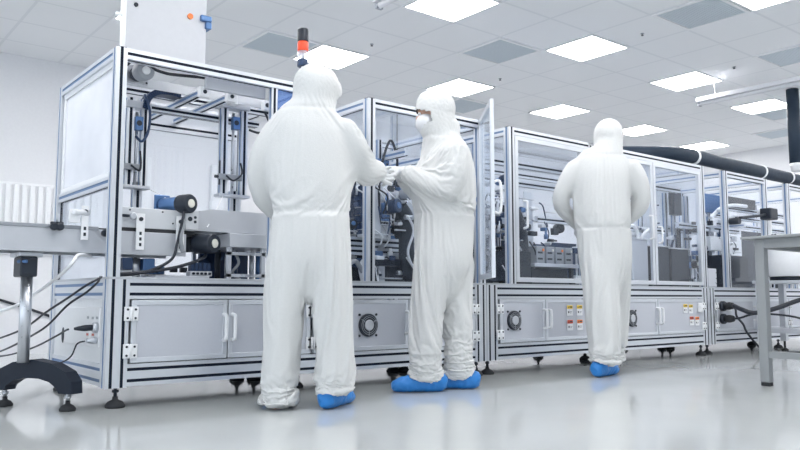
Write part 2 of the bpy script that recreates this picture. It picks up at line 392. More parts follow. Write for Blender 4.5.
# components
def motor(root, p, d, r=.045, l=.11, mb_col=BLACK, body=BLUE, cap=OFFW, split=.5):
    p, d = V(p), V(d).normalized()
    o = MB().lathe(p, d, [(r*.78, 0), (r*.82, .01), (r*.82, l*(split+.05))], 24).out('motor', body, root)
    MB().lathe(p+d*l*split, d, [(r, 0), (r*1.02, .012), (r*1.02, l*(1-split)), (r*.9, l*(1.05-split))], 28).out('motor_cover', mb_col, o)
    MB().lathe(p+d*(l*1.05), d, [(r*.46, 0), (r*.46, .004), (r*.38, .006)], 22).out('cap', cap, o)
    return o
def air_cyl(root, x, y, z, h=.16, r=.022, ax='z'):
    a = {'x': V((1, 0, 0)), 'y': V((0, 1, 0)), 'z': V((0, 0, 1))}[ax]; p = V((x, y, z))
    o = MB().lathe(p, a, [(r, 0), (r, .02), (r*.85, .022), (r*.85, h*.6), (r, h*.602), (r, h*.7)], 18).out('air_cylinder', STEEL, root)
    MB().cyl(p+a*h*.7, p+a*h, r*.35, n=12).cyl(p+a*(h*.96), p+a*h, r*.7, n=12).out('piston_rod', ALU, o)
    side = V((0, -1, 0)) if ax != 'y' else V((1, 0, 0))
    MB().cyl(p+a*.012+side*r*.8, p+a*.012+side*(r+.018), .007, n=10).cyl(p+a*h*.64+side*r*.8, p+a*h*.64+side*(r+.018), .007, n=10).out('air_fitting', NAVY, o)
def valves(root, x, y, z, n=6, col=BLUE):
    o = MB().box((x, y, z), (x+n*.024+.01, y+.06, z+.028), 0, .003).out('valve_manifold', SHEET, root)
    mb = MB()
    for i in range(n): mb.box((x+.006+i*.024, y+.006, z+.028), (x+.026+i*.024, y+.05, z+.075), 0, .002)
    mb.out('valve_block', col, o)
    mb = MB()
    for i in range(n): mb.cyl((x+.016+i*.024, y-.012, z+.014), (x+.016+i*.024, y, z+.014), .007, n=8)
    mb.out('air_fitting', BLACK, o)
def plate(root, a, b, m=None, holes=(), name='mounting_plate'):
    mb = MB().box(a, b, 0, .003)
    for (x, z, r) in holes: mb.cyl((x, min(a[1], b[1])-.0015, z), (x, min(a[1], b[1])+.001, z), r, n=14, mi=1)
    mb.out(name, [m or SHEET, DGREY], root)
def hose(root, pts, r=.008, m=None, name='hose'): MB().tube(pts, r, 8).out(name, m or CABLE, root)
def chain(root, pts, w=.05, h=.03, m=None):
    P = spline([V(p) for p in pts], 5); mb = MB()
    for a, b in zip(P, P[1:]):
        t = (b-a).normalized(); s = V((0, 1, 0)) if abs(t.y) < .8 else V((1, 0, 0)); u = t.cross(s).normalized(); s = u.cross(t)
        g = (b-a).length*.06
        vs = []
        for q in (a+t*g, b-t*g):
            for i, j in ((-1, -1), (1, -1), (1, 1), (-1, 1)): vs.append(mb.b.verts.new(q + s*w*.5*i + u*h*.5*j))
        for q in ((0, 1, 2, 3), (7, 6, 5, 4), (0, 4, 5, 1), (1, 5, 6, 2), (2, 6, 7, 3), (3, 7, 4, 0)): mb.face([vs[k] for k in q])
    mb.out('cable_chain', m or NAVY, root)
def slotted_bracket(root, x, y, z0, z1, w=.045):
    mb = MB().box((x, y, z0), (x+w, y+.008, z1), 0, .002)
    n = int((z1-z0-.06)/.03); c = x+w/2
    for i in range(n):
        z = z0+.02+i*.03
        if i < n//2+1: mb.box((c-.006, y-.0012, z), (c+.006, y+.001, z+.017), 1)
    mb.cyl((c, y-.008, z1-.03), (c, y, z1-.03), .011, n=12, mi=1)
    mb.out('guide_bracket', [WPLAS, DGREY], root)
def roller_table(root, x, y, z, r, h):
    o = MB().lathe((x, y, z), (0, 0, 1), [(r*.5, 0), (r*.5, h*.7), (r, h*.72), (r, h)], 28).out('rotary_table', STEEL, root)
    mb = MB()
    for i in range(8):
        a = i*math.pi/4; mb.cyl((x+r*.8*math.cos(a), y+r*.8*math.sin(a), z+h), (x+r*.8*math.cos(a), y+r*.8*math.sin(a), z+h+.03), .018, n=12)
    mb.out('nest', ALU, o)
def clutter(root, x0, x1, y0, y1, seed, k=12, zt=.66, top=1.45, dark=False):
    R = random.Random(seed)
    for i in range(k):
        x = x0+(x1-x0)*(i+.5)/k+R.uniform(-.03, .03); y = R.uniform(y0, y1); t = i % 6
        if t == 0: air_cyl(root, x, y, zt+R.uniform(.0, .1), R.uniform(.18, .34), R.uniform(.02, .03))
        elif t == 1:
            h = R.uniform(.25, top-.66); plate(root, (x, y, zt), (x+R.uniform(.05, .12), y+.015, zt+h), R.choice((SHEET, ALU, DGREY)), [(x+.025, zt+h*.8, .009), (x+.025, zt+h*.6, .009)])
        elif t == 2: motor(root, (x, y, zt+R.uniform(.12, .55)), (R.uniform(-.3, .3), -1, .1), R.uniform(.03, .045), R.uniform(.09, .14), R.choice((BLACK, NAVY)), R.choice((BLUE, STEEL)), R.choice((OFFW, DGREY, BLUE)))
        elif t == 3: valves(root, x-.06, y, zt+R.uniform(.0, .45), R.randint(4, 7), R.choice((BLUE, NAVY, WPLAS)))
        elif t == 4:
            h = R.uniform(.3, top-.7); MB().bar('z', (x, y, zt), (x+.035, y+.035, zt+h), 1, 1).out('support_post', AB, root)
            plate(root, (x-.05, y-.012, zt+h*.7), (x+.09, y, zt+h*.7+.07), R.choice((WPLAS, BLUE, SHEET)), [(x-.03, zt+h*.7+.035, .008), (x+.07, zt+h*.7+.035, .008)], 'clamp_plate')
        else:
            z = zt+R.uniform(.35, .7); hose(root, [(x-.08, y, zt+.02), (x-.1, y-.02, zt+(z-zt)*.6), (x-.02, y-.03, z), (x+.07, y, z-.12), (x+.06, y+.02, z-.3)], R.uniform(.006, .012), R.choice((CABLE, NAVY, WPLAS, CABLE)))
# ------------------------------------------------------------------ machine A (left): open gantry + glazed cell on one base
A = thing('production_machine', 'long aluminium-framed machine at the left with open gantry bay, glass cell and motor-driven conveyor', 'machine', (1.27, 3.9, 0), 'aluminium-framed production machines')
base(A, 1.27, 3.955, ends=(.11, .11), feet=((1.34, 3.945), (3.89, 3.945), (1.34, 4.88), (3.89, 4.88), (2.50, 4.12), (2.42, 4.74), (2.51, 4.67), (3.58, 4.51), (3.65, 4.46)))
door(A, 1.392, 1.922, hl=True); door(A, 1.930, 2.462, hl=False)
door(A, 2.486, 3.222, hl=True, fans=(2.887, .38)); door(A, 3.230, 3.836, hl=False)
# left end face fittings
mb = MB(); mb.box((1.262, 3.99, .30), (1.283, 4.72, .50), 0, .003); mb.out('access_panel', WPLAS, A)
MB().ell((1.262, 4.62, .34), (.006, .022, .045)).out('recessed_grip', BLACK, A)
o = MB().lathe((1.262, 4.02, .40), (-1, 0, 0), [(.028, 0), (.028, .02), (.02, .025)], 18).out('socket', STEEL, A)
MB().lathe((1.242, 4.02, .40), (-1, .25, -.05), [(.015, 0), (.016, .04), (.011, .07), (.006, .09)], 16).out('plug', BLACK, o)
o = MB().lathe((1.262, 4.02, .335), (-1, 0, 0), [(.017, 0), (.017, .02), (.012, .05)], 16).out('socket', STEEL, A)
for i, (y, z, c) in enumerate(((4.17, .448, GREY), (4.09, .447, GREY), (4.02, .449, GREY), (4.17, .36, REDL), (4.08, .361, REDL))):
    mb = MB(); mb.box((1.2605, y-.022, z-.012), (1.2625, y+.022, z+.012)); o = mb.out('small_label', WHITE, A)
    mb = MB()
    for k in range(3): mb.box((1.2598, y-.018+k*.013, z-.006), (1.2606, y-.010+k*.013, z+.006))
    mb.out('printed_mark', c, o)
# open bay
frame(A, 1.27, 2.50)
MB().bar('y', (1.272, 3.958, 1.125), (1.312, 4.872, 1.175), 1, 1).out('mid_rail', AB, A)
mb = MB()
for a, b in (((3.958, 1.175), (4.872, 1.205)), ((3.958, 1.762), (4.872, 1.792)), ((3.958, 1.205), (3.988, 1.762)), ((4.842, 1.205), (4.872, 1.762))): mb.box((1.282, a[0], a[1]), (1.306, b[0], b[1]), 0, .002)
po = mb.out('panel_frame', WPLAS, A)
MB().box((1.291, 3.988, 1.205), (1.297, 4.842, 1.762)).out('acrylic_sheet', HAZE, po)
pane(A, (1.293, 3.958, .657), (1.298, 4.872, 1.125))
pane(A, (1.33, 4.90, .657), (2.44, 4.904, 1.79))
MB().bar('z', (2.185, 3.905, .657), (2.222, 3.945, 1.792), 1, 1).out('mid_post', AB, A)
pane(A, (2.225, 3.92, 1.36), (2.44, 3.925, 1.79), BLUEG, 'blue_panel')
MB().bar('x', (1.328, 4.56, 1.70), (2.442, 4.60, 1.745), 1, 1).out('cross_rail', AB, A)
MB().bar('x', (1.328, 4.86, 1.66), (2.442, 4.91, 1.72), 1, 1).out('cross_rail', AB, A)
MB().bar('x', (1.33, 4.40, 1.75), (2.44, 4.44, 1.79), 1, 1).out('cross_rail', AB, A)
MB().box((1.33, 4.22, 1.745), (2.40, 4.228, 1.80), 0, .002).out('cover_strip', GUARD, A)
MB().box((1.8, 3.975, 1.735), (2.18, 4.0, 1.80), 0, .003).out('wire_duct', PANEL, A)
# x-axis motor and belt on top
motor(A, (1.455, 4.13, 1.785), (.05, -1, -.06), .05, .13, GREY, DGREY, WPLAS)
plate(A, (1.39, 4.14, 1.74), (1.53, 4.16, 1.84), SHEET, [(1.52, 1.75, .006)])
hose(A, [(1.36, 4.0, 1.79), (1.40, 4.0, 1.835), (1.44, 4.0, 1.84), (1.496, 4.0, 1.80), (1.57, 4.0, 1.785), (1.64, 4.0, 1.787), (1.78, 4.0, 1.80), (1.84, 4.0, 1.80)], .009, CABLE, 'motor_cable')
chain(A, [(1.57, 4.32, 1.64), (1.585, 4.32, 1.70), (1.63, 4.32, 1.745), (1.70, 4.32, 1.76), (1.78, 4.32, 1.755)], .09, .034, NAVY)
for x in (1.80, 1.97):
    MB().bar('y', (x, 4.06, 1.715), (x+.035, 4.86, 1.75), 1, 1).out('linear_guide', AB, A)
    MB().box((x-.01, 4.03, 1.70), (x+.05, 4.07, 1.76), 0, .004).cyl((x+.02, 4.028, 1.73), (x+.02, 4.04, 1.73), .012, n=14, mi=1).out('guide_block', [WPLAS, DGREY], A)
MB().box((1.56, 4.36, 1.69), (1.60, 4.70, 1.72), 0, .003).out('guide_arm', ALU, A)
MB().bar('x', (1.45, 4.36, 1.655), (2.35, 4.395, 1.69), 1, 1).out('cross_rail', AB, A)
def gantry(x, y, z0, z1, w):
    for dx in (0, w-.04): MB().bar('z', (x+dx, y, z0), (x+dx+.04, y+.05, z1), 1, 1).out('slide_post', AB, A)
    MB().box((x-.02, y-.02, z0-.018), (x+w+.015, y+.06, z0), 0, .003).out('end_plate', SHEET, A)
    MB().cyl((x+w/2, y+.025, z0), (x+w/2, y+.025, z1-.08), .009, n=10).out('lead_screw', STEEL, A)
    o = MB().box((x+w/2-.02, y-.02, z1-.19), (x+w/2+.025, y+.02, z1-.11), 0, .004).out('coupling_block', BLUE, A)
    MB().cyl((x+w/2, y-.022, z1-.15), (x+w/2, y-.016, z1-.15), .016, n=14).out('cap', BLACK, o)
    o = MB().box((x-.03, y-.03, z0+.085), (x+w-.045, y-.01, z0+.12), 0, .003).out('sensor_bracket', GREY, A)
    MB().cyl((x-.05, y-.02, z0+.10), (x+.02, y-.02, z0+.10), .01, n=10).out('sensor', BLACK, o)
    MB().cyl((x-.02, y-.02, z0+.05), (x-.02, y-.02, z0+.2), .006, n=8).out('probe', DGREY, o)
    MB().box((x-.01, y-.015, z1-.06), (x+w+.01, y+.06, z1-.02), 0, .004).out('head_plate', SHEET, A)
    hose(A, [(x+.02, y-.03, z0+.11), (x+.06, y-.05, z0+.08), (x+w-.05, y-.03, z0+.13), (x+w-.05, y-.01, z0+.2)], .006)
    MB().bar('z', (x+w*.52, y+.045, .657), (x+w*.52+.05, y+.095, z0+.03), 1, 1).out('support_post', AB, A)
gantry(1.475, 4.30, 1.19, 1.70, .125); gantry(2.06, 4.30, 1.19, 1.79, .175)
for x in (2.04, 2.27):
    MB().box((x, 4.15, 1.72), (x+.05, 4.20, 1.78), 0, .005).cyl((x+.02, 4.147, 1.75), (x+.02, 4.156, 1.75), .014, n=14, mi=1).out('bearing_block', [WPLAS, DGREY], A)
hose(A, [(2.30, 4.2, 1.72), (2.33, 4.18, 1.62), (2.27, 4.2, 1.58), (2.22, 4.25, 1.60)], .008)
hose(A, [(1.56, 4.27, 1.72), (1.585, 4.25, 1.62), (1.575, 4.24, 1.5), (1.545, 4.25, 1.44), (1.52, 4.28, 1.47)], .008, NAVY)
hose(A, [(1.60, 4.3, 1.18), (1.67, 4.2, 1.12), (1.70, 4.15, 1.03)], .003, WPLAS, 'thin_wire')
hose(A, [(2.06, 4.27, 1.17), (1.98, 4.2, 1.06), (1.92, 4.12, 1.0), (1.86, 4.05, .95)], .003, WPLAS, 'thin_wire')
# receiving bin and stand in the bay
mb = MB(); prof = [(1.80, .93), (1.80, 1.0), (1.83, 1.045), (1.90, 1.06), (2.24, 1.06), (2.33, 1.03), (2.37, .97), (2.37, .93)]
r0 = [mb.b.verts.new((x, 4.08, z)) for x, z in prof]; r1 = [mb.b.verts.new((x, 4.55, z)) for x, z in prof]
for i in range(len(prof)): mb.face([r0[i], r0[(i+1) % len(prof)], r1[(i+1) % len(prof)], r1[i]], 0, False)
mb.face(r0[::-1]); mb.face(r1); mb.out('bin_cover', SHEET, A)
MB().box((1.995, 4.03, .845), (2.40, 4.60, .925), 0, .004).out('tray', SHEET, A)
for x, y in ((2.0, 4.06), (2.36, 4.06), (2.0, 4.55), (2.36, 4.55), (2.22, 4.06)): MB().box((x, y, .657), (x+.022, y+.022, .845)).out('stand_leg', STEEL, A)
MB().box((2.0, 4.06, .80), (2.38, 4.08, .818)).out('stand_rail', STEEL, A)
MB().box((2.0, 4.06, .672), (2.38, 4.08, .69)).out('stand_rail', STEEL, A)
for i, x in enumerate((2.05, 2.11, 2.16, 2.28, 2.33)):
    MB().cyl((x, 4.3, .66), (x, 4.3, .84), (.018, .012, .022, .015, .02)[i], n=14).out('spacer_rod', (DGREY, STEEL, NAVY, STEEL, BLUE)[i], A)
hose(A, [(2.06, 4.12, .84), (2.09, 4.1, .76), (2.06, 4.12, .70), (2.12, 4.14, .66)], .009, GREY); hose(A, [(2.26, 4.12, .84), (2.30, 4.1, .74), (2.25, 4.12, .66)], .007, CABLE)
MB().box((2.02, 4.50, .657), (2.36, 4.52, .845), 0, .003).out('backing_plate', NAVY, A)
motor(A, (1.77, 4.20, .855), (.45, -1, -.0), .055, .24, BLACK, DGREY, OFFW)
# bits under the conveyor
MB().box((1.40, 4.08, .657), (1.45, 4.20, .70), 0, .004).box((1.44, 4.1, .657), (1.46, 4.2, .76), 0, .004).out('clamp_foot', WPLAS, A)
MB().box((1.395, 4.06, .70), (1.45, 4.18, .765), 0, .005).out('sensor_box', NAVY, A)
MB().cyl((1.49, 4.15, .657), (1.49, 4.15, .765), .03).out('conveyor_post', STEEL, A)
MB().box((1.52, 4.10, .70), (1.585, 4.16, .765), 0, .004).out('terminal_box', BLUE, A)
MB().box((1.55, 4.00, .657), (1.86, 4.25, .672), 0, .003).out('guide_plate', SHEET, A)
valves(A, 1.76, 4.03, .672, 5, NAVY); valves(A, 1.62, 4.35, .66, 5, BLUE)
for i in range(3): MB().box((1.76+i*.06, 4.3, .70), (1.80+i*.06, 4.33, .73), 0, .004).out('connector', BLACK, A)
hose(A, [(1.30, 3.97, .672), (1.40, 3.97, .678), (1.51, 3.97, .695), (1.63, 3.98, .76), (1.665, 3.99, .86), (1.69, 3.99, .98), (1.70, 4.0, 1.03)], .008, CABLE, 'motor_cable')
hose(A, [(1.30, 3.98, .668), (1.40, 3.98, .672), (1.51, 3.975, .69), (1.67, 3.98, .72), (1.83, 4.0, .78), (1.84, 4.1, .84)], .009, CABLE, 'motor_cable')
hose(A, [(1.70, 4.0, .80), (1.68, 3.99, .88), (1.70, 4.0, .97)], .012, GREY)
# glazed cell (second bay)
frame(A, 2.89, 3.955, s=.058)
pane(A, (2.95, 3.925, .66), (3.40, 3.929, 1.79)); MB().bar('z', (3.40, 3.905, .657), (3.435, 3.94, 1.792), 1, 1).out('mid_post', AB, A)
pane(A, (2.915, 3.96, .66), (2.919, 4.87, 1.79)); pane(A, (2.95, 4.90, .66), (3.89, 4.904, 1.79)); pane(A, (3.925, 3.96, .66), (3.929, 4.87, 1.79))
MB().box((2.95, 3.96, 1.79), (3.895, 4.87, 1.797)).out('roof_sheet', GLASS, A)
for z in (.845, .915): MB().bar('x', (2.75, 4.25, z), (3.9, 4.29, z+.055), 1, 1).out('cross_rail', AB, A)
MB().bar('x', (2.95, 4.45, 1.42), (3.9, 4.49, 1.47), 1, 1).out('cross_rail', AB, A)
MB().bar('y', (3.25, 3.97, 1.52), (3.29, 4.86, 1.57), 1, 1).out('cross_rail', AB, A)
MB().bar('y', (3.62, 3.97, 1.55), (3.66, 4.86, 1.60), 1, 1).out('cross_rail', AB, A)
MB().box((3.24, 4.40, 1.28), (3.40, 4.52, 1.50), 0, .006).box((3.26, 4.398, 1.30), (3.38, 4.41, 1.48), 1).out('control_box', [SHEET, PANEL], A)
MB().box((3.05, 4.18, .96), (3.30, 4.24, 1.05), 0, .004).out('fitting_block', WPLAS, A)
valves(A, 3.03, 4.12, 1.05, 9, BLUE)
motor(A, (3.22, 4.2, 1.17), (.3, -1, .1), .05, .15, NAVY, BLUE, BLUE)
motor(A, (3.30, 4.16, 1.27), (.5, -1, .0), .04, .13, GREY, SHEET, WPLAS)
chain(A, [(2.80, 4.2, 1.05), (2.77, 4.2, 1.2), (2.82, 4.2, 1.32), (2.92, 4.2, 1.35)], .06, .04, NAVY)
chain(A, [(3.02, 4.15, .98), (2.99, 4.15, 1.2), (3.04, 4.15, 1.33), (3.14, 4.15, 1.36)], .06, .035, NAVY)
MB().tube([(3.33, 4.12, 1.18), (3.39, 4.12, 1.10), (3.39, 4.12, .9), (3.40, 4.12, .75), (3.46, 4.12, .66)], .055, 16).out('flexible_duct', DGREY, A)
hose(A, [(3.34, 4.05, 1.12), (3.39, 4.04, 1.02), (3.34, 4.04, .88), (3.36, 4.04, .80), (3.42, 4.05, .74)], .009, WPLAS)
hose(A, [(3.0, 4.1, .66), (2.98, 4.1, .76), (3.03, 4.1, .82)], .016, WPLAS)
hose(A, [(2.84, 4.05, .66), (2.84, 4.05, .75), (2.90, 4.05, .79), (2.96, 4.05, .72)], .016, GREY)
MB().box((3.08, 4.1, .77), (3.32, 4.2, .815), 0, .004).out('drive_cover', BLACK, A)
clutter(A, 2.56, 2.9, 4.1, 4.7, 11, 9, .66, 1.5); clutter(A, 2.97, 3.85, 4.3, 4.75, 12, 18, .66, 1.5); clutter(A, 3.0, 3.35, 4.08, 4.22, 13, 8, .97, 1.5)
def fittings(root, n, xr, yr, zr, seed):
    R = random.Random(seed)
    for i in range(n):
        x, y, z = R.uniform(*xr), R.uniform(*yr), R.uniform(*zr); k = R.random(); m = R.choice((STEEL, STEEL, WPLAS, BLACK, DGREY, BLUE, NAVY, GUARD))
        if k < .35: MB().box((x, y, z), (x+R.uniform(.03, .09), y+R.uniform(.02, .06), z+R.uniform(.02, .06)), 0, .004).out('bracket_block', m, root)
        elif k < .65:
            ax = R.choice(((1, 0, 0), (0, 1, 0), (0, 0, 1))); l = R.uniform(.04, .12); r = R.uniform(.008, .024)
            MB().lathe((x, y, z), ax, [(r*.7, 0), (r, .004), (r, l*.6), (r*.6, l*.62), (r*.6, l)], 14).out('cylinder_fitting', m, root)
        elif k < .8:
            MB().cyl((x-.06, y, z), (x+R.uniform(.06, .16), y, z), .006, n=10).out('guide_rod', STEEL, root)
        else: hose(root, [(x, y, z), (x+R.uniform(-.05, .05), y-.03, z-R.uniform(.03, .08)), (x+R.uniform(.03, .1), y-.02, z-R.uniform(.08, .16)), (x+R.uniform(.04, .12), y, z-.2)], R.uniform(.004, .007), R.choice((CABLE, CABLE, NAVY, WPLAS)))
MB().box((2.96, 4.42, .657), (3.86, 4.44, .98), 0, .004).out('rear_plate', DGREY, A)
MB().box((2.52, 4.42, .657), (2.88, 4.44, 1.0), 0, .004).out('rear_plate', DGREY, A)
MB().box((2.97, 4.36, 1.00), (3.34, 4.38, 1.36), 0, .004).out('rear_plate', NAVY, A)
fittings(A, 46, (2.96, 3.36), (4.06, 4.24), (.98, 1.38), 3); fittings(A, 26, (2.52, 2.84), (4.1, 4.4), (.90, 1.36), 4); fittings(A, 18, (2.96, 3.4), (4.06, 4.3), (.68, .84), 9)
MB().bar('x', (2.50, 4.3, 1.22), (2.9, 4.34, 1.27), 1, 1).out('cross_rail', AB, A)
MB().bar('x', (2.50, 4.3, .915), (2.9, 4.34, .97), 1, 1).out('cross_rail', AB, A)
# open glass door swung out of the second bay
dv = V((-.39, -.5, 0)).normalized(); hp = V((3.90, 3.89, 0)); L_ = .63
def odoor():
    nrm = V((-dv.y, dv.x, 0))
    def q(mb, s0, s1, z0, z1, t=.012, mi=0):
        p = [hp+dv*s0-nrm*t, hp+dv*s1-nrm*t, hp+dv*s1+nrm*t, hp+dv*s0+nrm*t]
        a = [mb.b.verts.new((v.x, v.y, z0)) for v in p]; b = [mb.b.verts.new((v.x, v.y, z1)) for v in p]
        mb.face(a[::-1], mi); mb.face(b, mi)
        for i in range(4): mb.face([a[i], a[(i+1) % 4], b[(i+1) % 4], b[i]], mi)
        return mb
    mb = MB()
    for s0, s1, z0, z1 in ((0, .035, .68, 1.84), (L_-.035, L_, .68, 1.84), (.035, L_-.035, .68, .715), (.035, L_-.035, 1.805, 1.84)): q(mb, s0, s1, z0, z1)
    d = mb.out('open_glass_door', ALU, A)
    q(MB(), .035, L_-.035, .715, 1.805, .003).out('pane', DOORG, d)
    e = hp+dv*(L_-.02)+nrm*.012
    MB().tube([e+V((0, 0, 1.1)), e+nrm*.04+V((0, 0, 1.11)), e+nrm*.04+V((0, 0, 1.29)), e+V((0, 0, 1.30))], .009, 10).out('handle', WPLAS, d)
odoor()
# ------------------------------------------------------------------ machine B (middle)
B = thing('production_machine', 'glass-enclosed aluminium machine behind the rightmost worker, with two groups of warning stickers', 'machine', (3.96, 3.9, 0), 'aluminium-framed production machines')
base(B, 3.962, 7.02, feet=((4.02, 3.96), (6.93, 3.95), (4.32, 4.72), (4.39, 4.66), (6.98, 4.86), (6.5, 4.70), (6.58, 4.64), (5.6, 4.3), (4.1, 4.86), (5.55, 4.8)))
door(B, 4.092, 4.592, hl=True, fans=(4.235, .385))
door(B, 4.600, 5.36, hl=False, stickers=((4.889, .452, YEL, 'yellow-headed warning label'), (5.012, .452, YEL, 'yellow-headed warning label'), (4.889, .336, REDL, 'red-headed warning label'), (5.012, .336, ORL, 'orange-headed warning label')))
door(B, 5.385, 6.130, hl=True, fans=(5.72, .375))
d = door(B, 6.138, 6.905, hl=False, stickers=((6.585, .452, YEL, 'yellow-headed warning label'), (6.68, .448, YEL, 'yellow-headed warning label'), (6.69, .336, REDL, 'red-headed warning label'), (6.785, .332, ORL, 'orange-headed warning label')))
mb = MB().box((6.795, 3.872, .415), (6.865, 3.893, .505), 0, .008).box((6.815, 3.868, .45), (6.845, 3.874, .478), 0, .003); mb.out('wall_switch', WPLAS, d)
frame(B, 4.22, 7.02)
MB().bar('z', (5.19, 3.9, .657), (5.248, 3.958, 1.85), 1, 1).out('upright_post', AB, B)
gdoor(B, 4.285, 5.185, .67, 1.79, hx=4.375); gdoor(B, 5.255, 6.13, .67, 1.79, hx=6.06); gdoor(B, 6.14, 6.955, .67, 1.79, hx=6.20, hz=(1.05, 1.20))
pane(B, (4.245, 3.96, .66), (4.249, 4.87, 1.79)); pane(B, (4.28, 4.90, .66), (6.96, 4.904, 1.79)); pane(B, (6.99, 3.96, .66), (6.994, 4.87, 1.79))
MB().box((4.28, 3.96, 1.79), (6.96, 4.87, 1.797)).out('roof_sheet', GLASS, B)
for y, z in ((4.12, 1.60), (4.45, 1.52), (4.72, 1.66)): MB().bar('x', (4.28, y, z), (6.96, y+.045, z+.05), 1, 1).out('cross_rail', AB, B)
for x in (4.95, 5.9, 6.62): MB().bar('z', (x, 4.5, .657), (x+.045, 4.545, 1.55), 1, 1).out('support_post', AB, B)
MB().bar('x', (5.0, 4.3, 1.20), (6.95, 4.345, 1.25), 1, 1).out('cross_rail', AB, B)
MB().box((4.36, 4.05, .68), (4.62, 4.35, .92), 0, .008).out('drive_housing', DGREY, B)
MB().box((4.34, 4.04, .90), (4.40, 4.06, 1.0), 0, .006).out('indicator_box', ORANGE, B)
for i in range(4):
    o = MB().box((4.72+i*.12, 4.08, .83), (4.82+i*.12, 4.32, .97), 0, .006).out('controller_box', GREY, B)
    mb = MB()
    for k in range(2): mb.box((4.735+i*.12, 4.077, .86+k*.05), (4.79+i*.12, 4.081, .875+k*.05))
    mb.out('vent_slot', BLACK, o); MB().box((4.79+i*.12, 4.074, .93), (4.81+i*.12, 4.082, .95), 0, .003).out('button', ORANGE if i % 2 == 0 else OFFW, o)
MB().box((4.66, 4.05, .80), (5.22, 4.36, .83), 0, .004).out('shelf_plate', SHEET, B)
for x in (4.68, 5.18): MB().box((x, 4.1, .657), (x+.03, 4.13, .80)).out('stand_leg', DGREY, B)
motor(B, (4.42, 4.3, 1.17), (.2, -1, .1), .05, .14, NAVY, BLUE, BLUE); motor(B, (4.78, 4.5, 1.20), (.3, -1, -.2), .04, .12, BLUE, BLUE, DGREY)
MB().box((4.86, 4.6, 1.02), (5.2, 4.7, 1.20), 0, .006).out('display_box', BLUE, B)
chain(B, [(4.40, 4.3, .95), (4.36, 4.3, 1.15), (4.42, 4.3, 1.28), (4.52, 4.3, 1.30)], .07, .035, NAVY)
MB().tube([(4.55, 4.15, 1.15), (4.58, 4.15, 1.05), (4.54, 4.12, .9), (4.56, 4.1, .7)], .05, 16).out('flexible_duct', GREY, B)
clutter(B, 4.3, 5.15, 4.35, 4.75, 21, 26, .66, 1.6); clutter(B, 4.28, 4.6, 4.1, 4.75, 22, 12, .92, 1.7); clutter(B, 5.3, 6.0, 4.2, 4.7, 23, 10, .66, 1.45)
MB().box((4.66, 4.40, .657), (5.25, 4.42, 1.02), 0, .004).out('rear_plate', NAVY, B)
MB().box((4.30, 4.40, .657), (4.66, 4.42, 1.22), 0, .004).out('rear_plate', DGREY, B)
MB().box((4.70, 4.12, .657), (5.16, 4.34, .79), 0, .006).out('drawer_unit', DGREY, B)
MB().tube([(4.46, 4.16, 1.30), (4.50, 4.12, 1.22), (4.56, 4.12, 1.08), (4.58, 4.12, .95), (4.60, 4.12, .70)], .062, 16).out('flexible_duct', DGREY, B)
fittings(B, 34, (4.30, 4.72), (4.02, 4.35), (.95, 1.32), 41)
MB().box((5.3, 4.46, .657), (5.92, 4.48, 1.05), 0, .004).out('rear_plate', NAVY, B)
fittings(B, 24, (5.3, 5.9), (4.05, 4.4), (.68, 1.15), 42)
fittings(B, 60, (4.29, 4.44), (4.0, 4.8), (.80, 1.45), 6); fittings(B, 22, (4.5, 5.1), (4.1, 4.4), (.98, 1.4), 8)
for x0, x1, z1, m in ((5.95, 6.20, 1.08, SHEET), (6.24, 6.55, 1.03, DGREY), (6.59, 6.90, 1.02, DGREY)):
    o = MB().box((x0, 4.02, .66), (x1, 4.40, z1), 0, .008).out('hopper_box', m, B); MB().box((x0-.004, 4.01, z1-.0), (x1+.004, 4.41, z1+.012), 0, .003).out('lid', SHEET, o)
hose(B, [(6.05, 4.2, 1.09), (6.03, 4.15, 1.17), (6.12, 4.12, 1.22), (6.2, 4.12, 1.14), (6.2, 4.15, 1.05)], .016, WPLAS)
hose(B, [(6.34, 4.2, 1.04), (6.32, 4.15, 1.14), (6.40, 4.12, 1.20), (6.48, 4.12, 1.12), (6.5, 4.15, 1.04)], .016, WPLAS)
air_cyl(B, 6.45, 4.3, 1.22, .28, .026, 'x'); air_cyl(B, 6.75, 4.28, 1.28, .3, .024, 'z'); air_cyl(B, 6.35, 4.45, 1.25, .32, .02, 'z')
roller_table(B, 6.6, 4.55, 1.05, .16, .12)
# ------------------------------------------------------------------ machine C (right)
D = thing('production_machine', 'farthest aluminium machine at the right, two glazed cells behind the grey work table', 'machine', (7.02, 3.9, 0), 'aluminium-framed production machines')
base(D, 7.027, 10.2, feet=((7.10, 3.98), (7.49, 4.72), (7.55, 4.66), (8.90, 4.43), (10.1, 3.98), (8.6, 3.98)))
d = door(D, 7.155, 7.92, hl=True); door(D, 7.93, 8.70, hl=False); door(D, 8.72, 9.40, hl=True); door(D, 9.41, 10.06, hl=False)
for z in (.47, .345):
    o = MB().lathe((7.25, 3.893, z), (0, -1, 0), [(.05, 0), (.05, .03), (.042, .035)], 22).out('industrial_socket', BLACK, d)
    MB().lathe((7.25, 3.86, z), (-.1, -1, .05), [(.034, 0), (.038, .05), (.03, .09), (.016, .10)], 18).out('plug', RUBBER, o)
mb = MB().box((7.345, 3.872, .42), (7.415, 3.893, .51), 0, .008).box((7.365, 3.868, .45), (7.395, 3.874, .48), 0, .003); mb.out('wall_switch', WPLAS, d)
frame(D, 7.42, 8.33); frame(D, 8.82, 10.15)
pane(D, (7.48, 3.925, .66), (8.27, 3.929, 1.79)); pane(D, (7.445, 3.96, .66), (7.449, 4.87, 1.79)); pane(D, (8.88, 3.925, .66), (10.1, 3.929, 1.79)); pane(D, (8.845, 3.96, .66), (8.849, 4.87, 1.79))
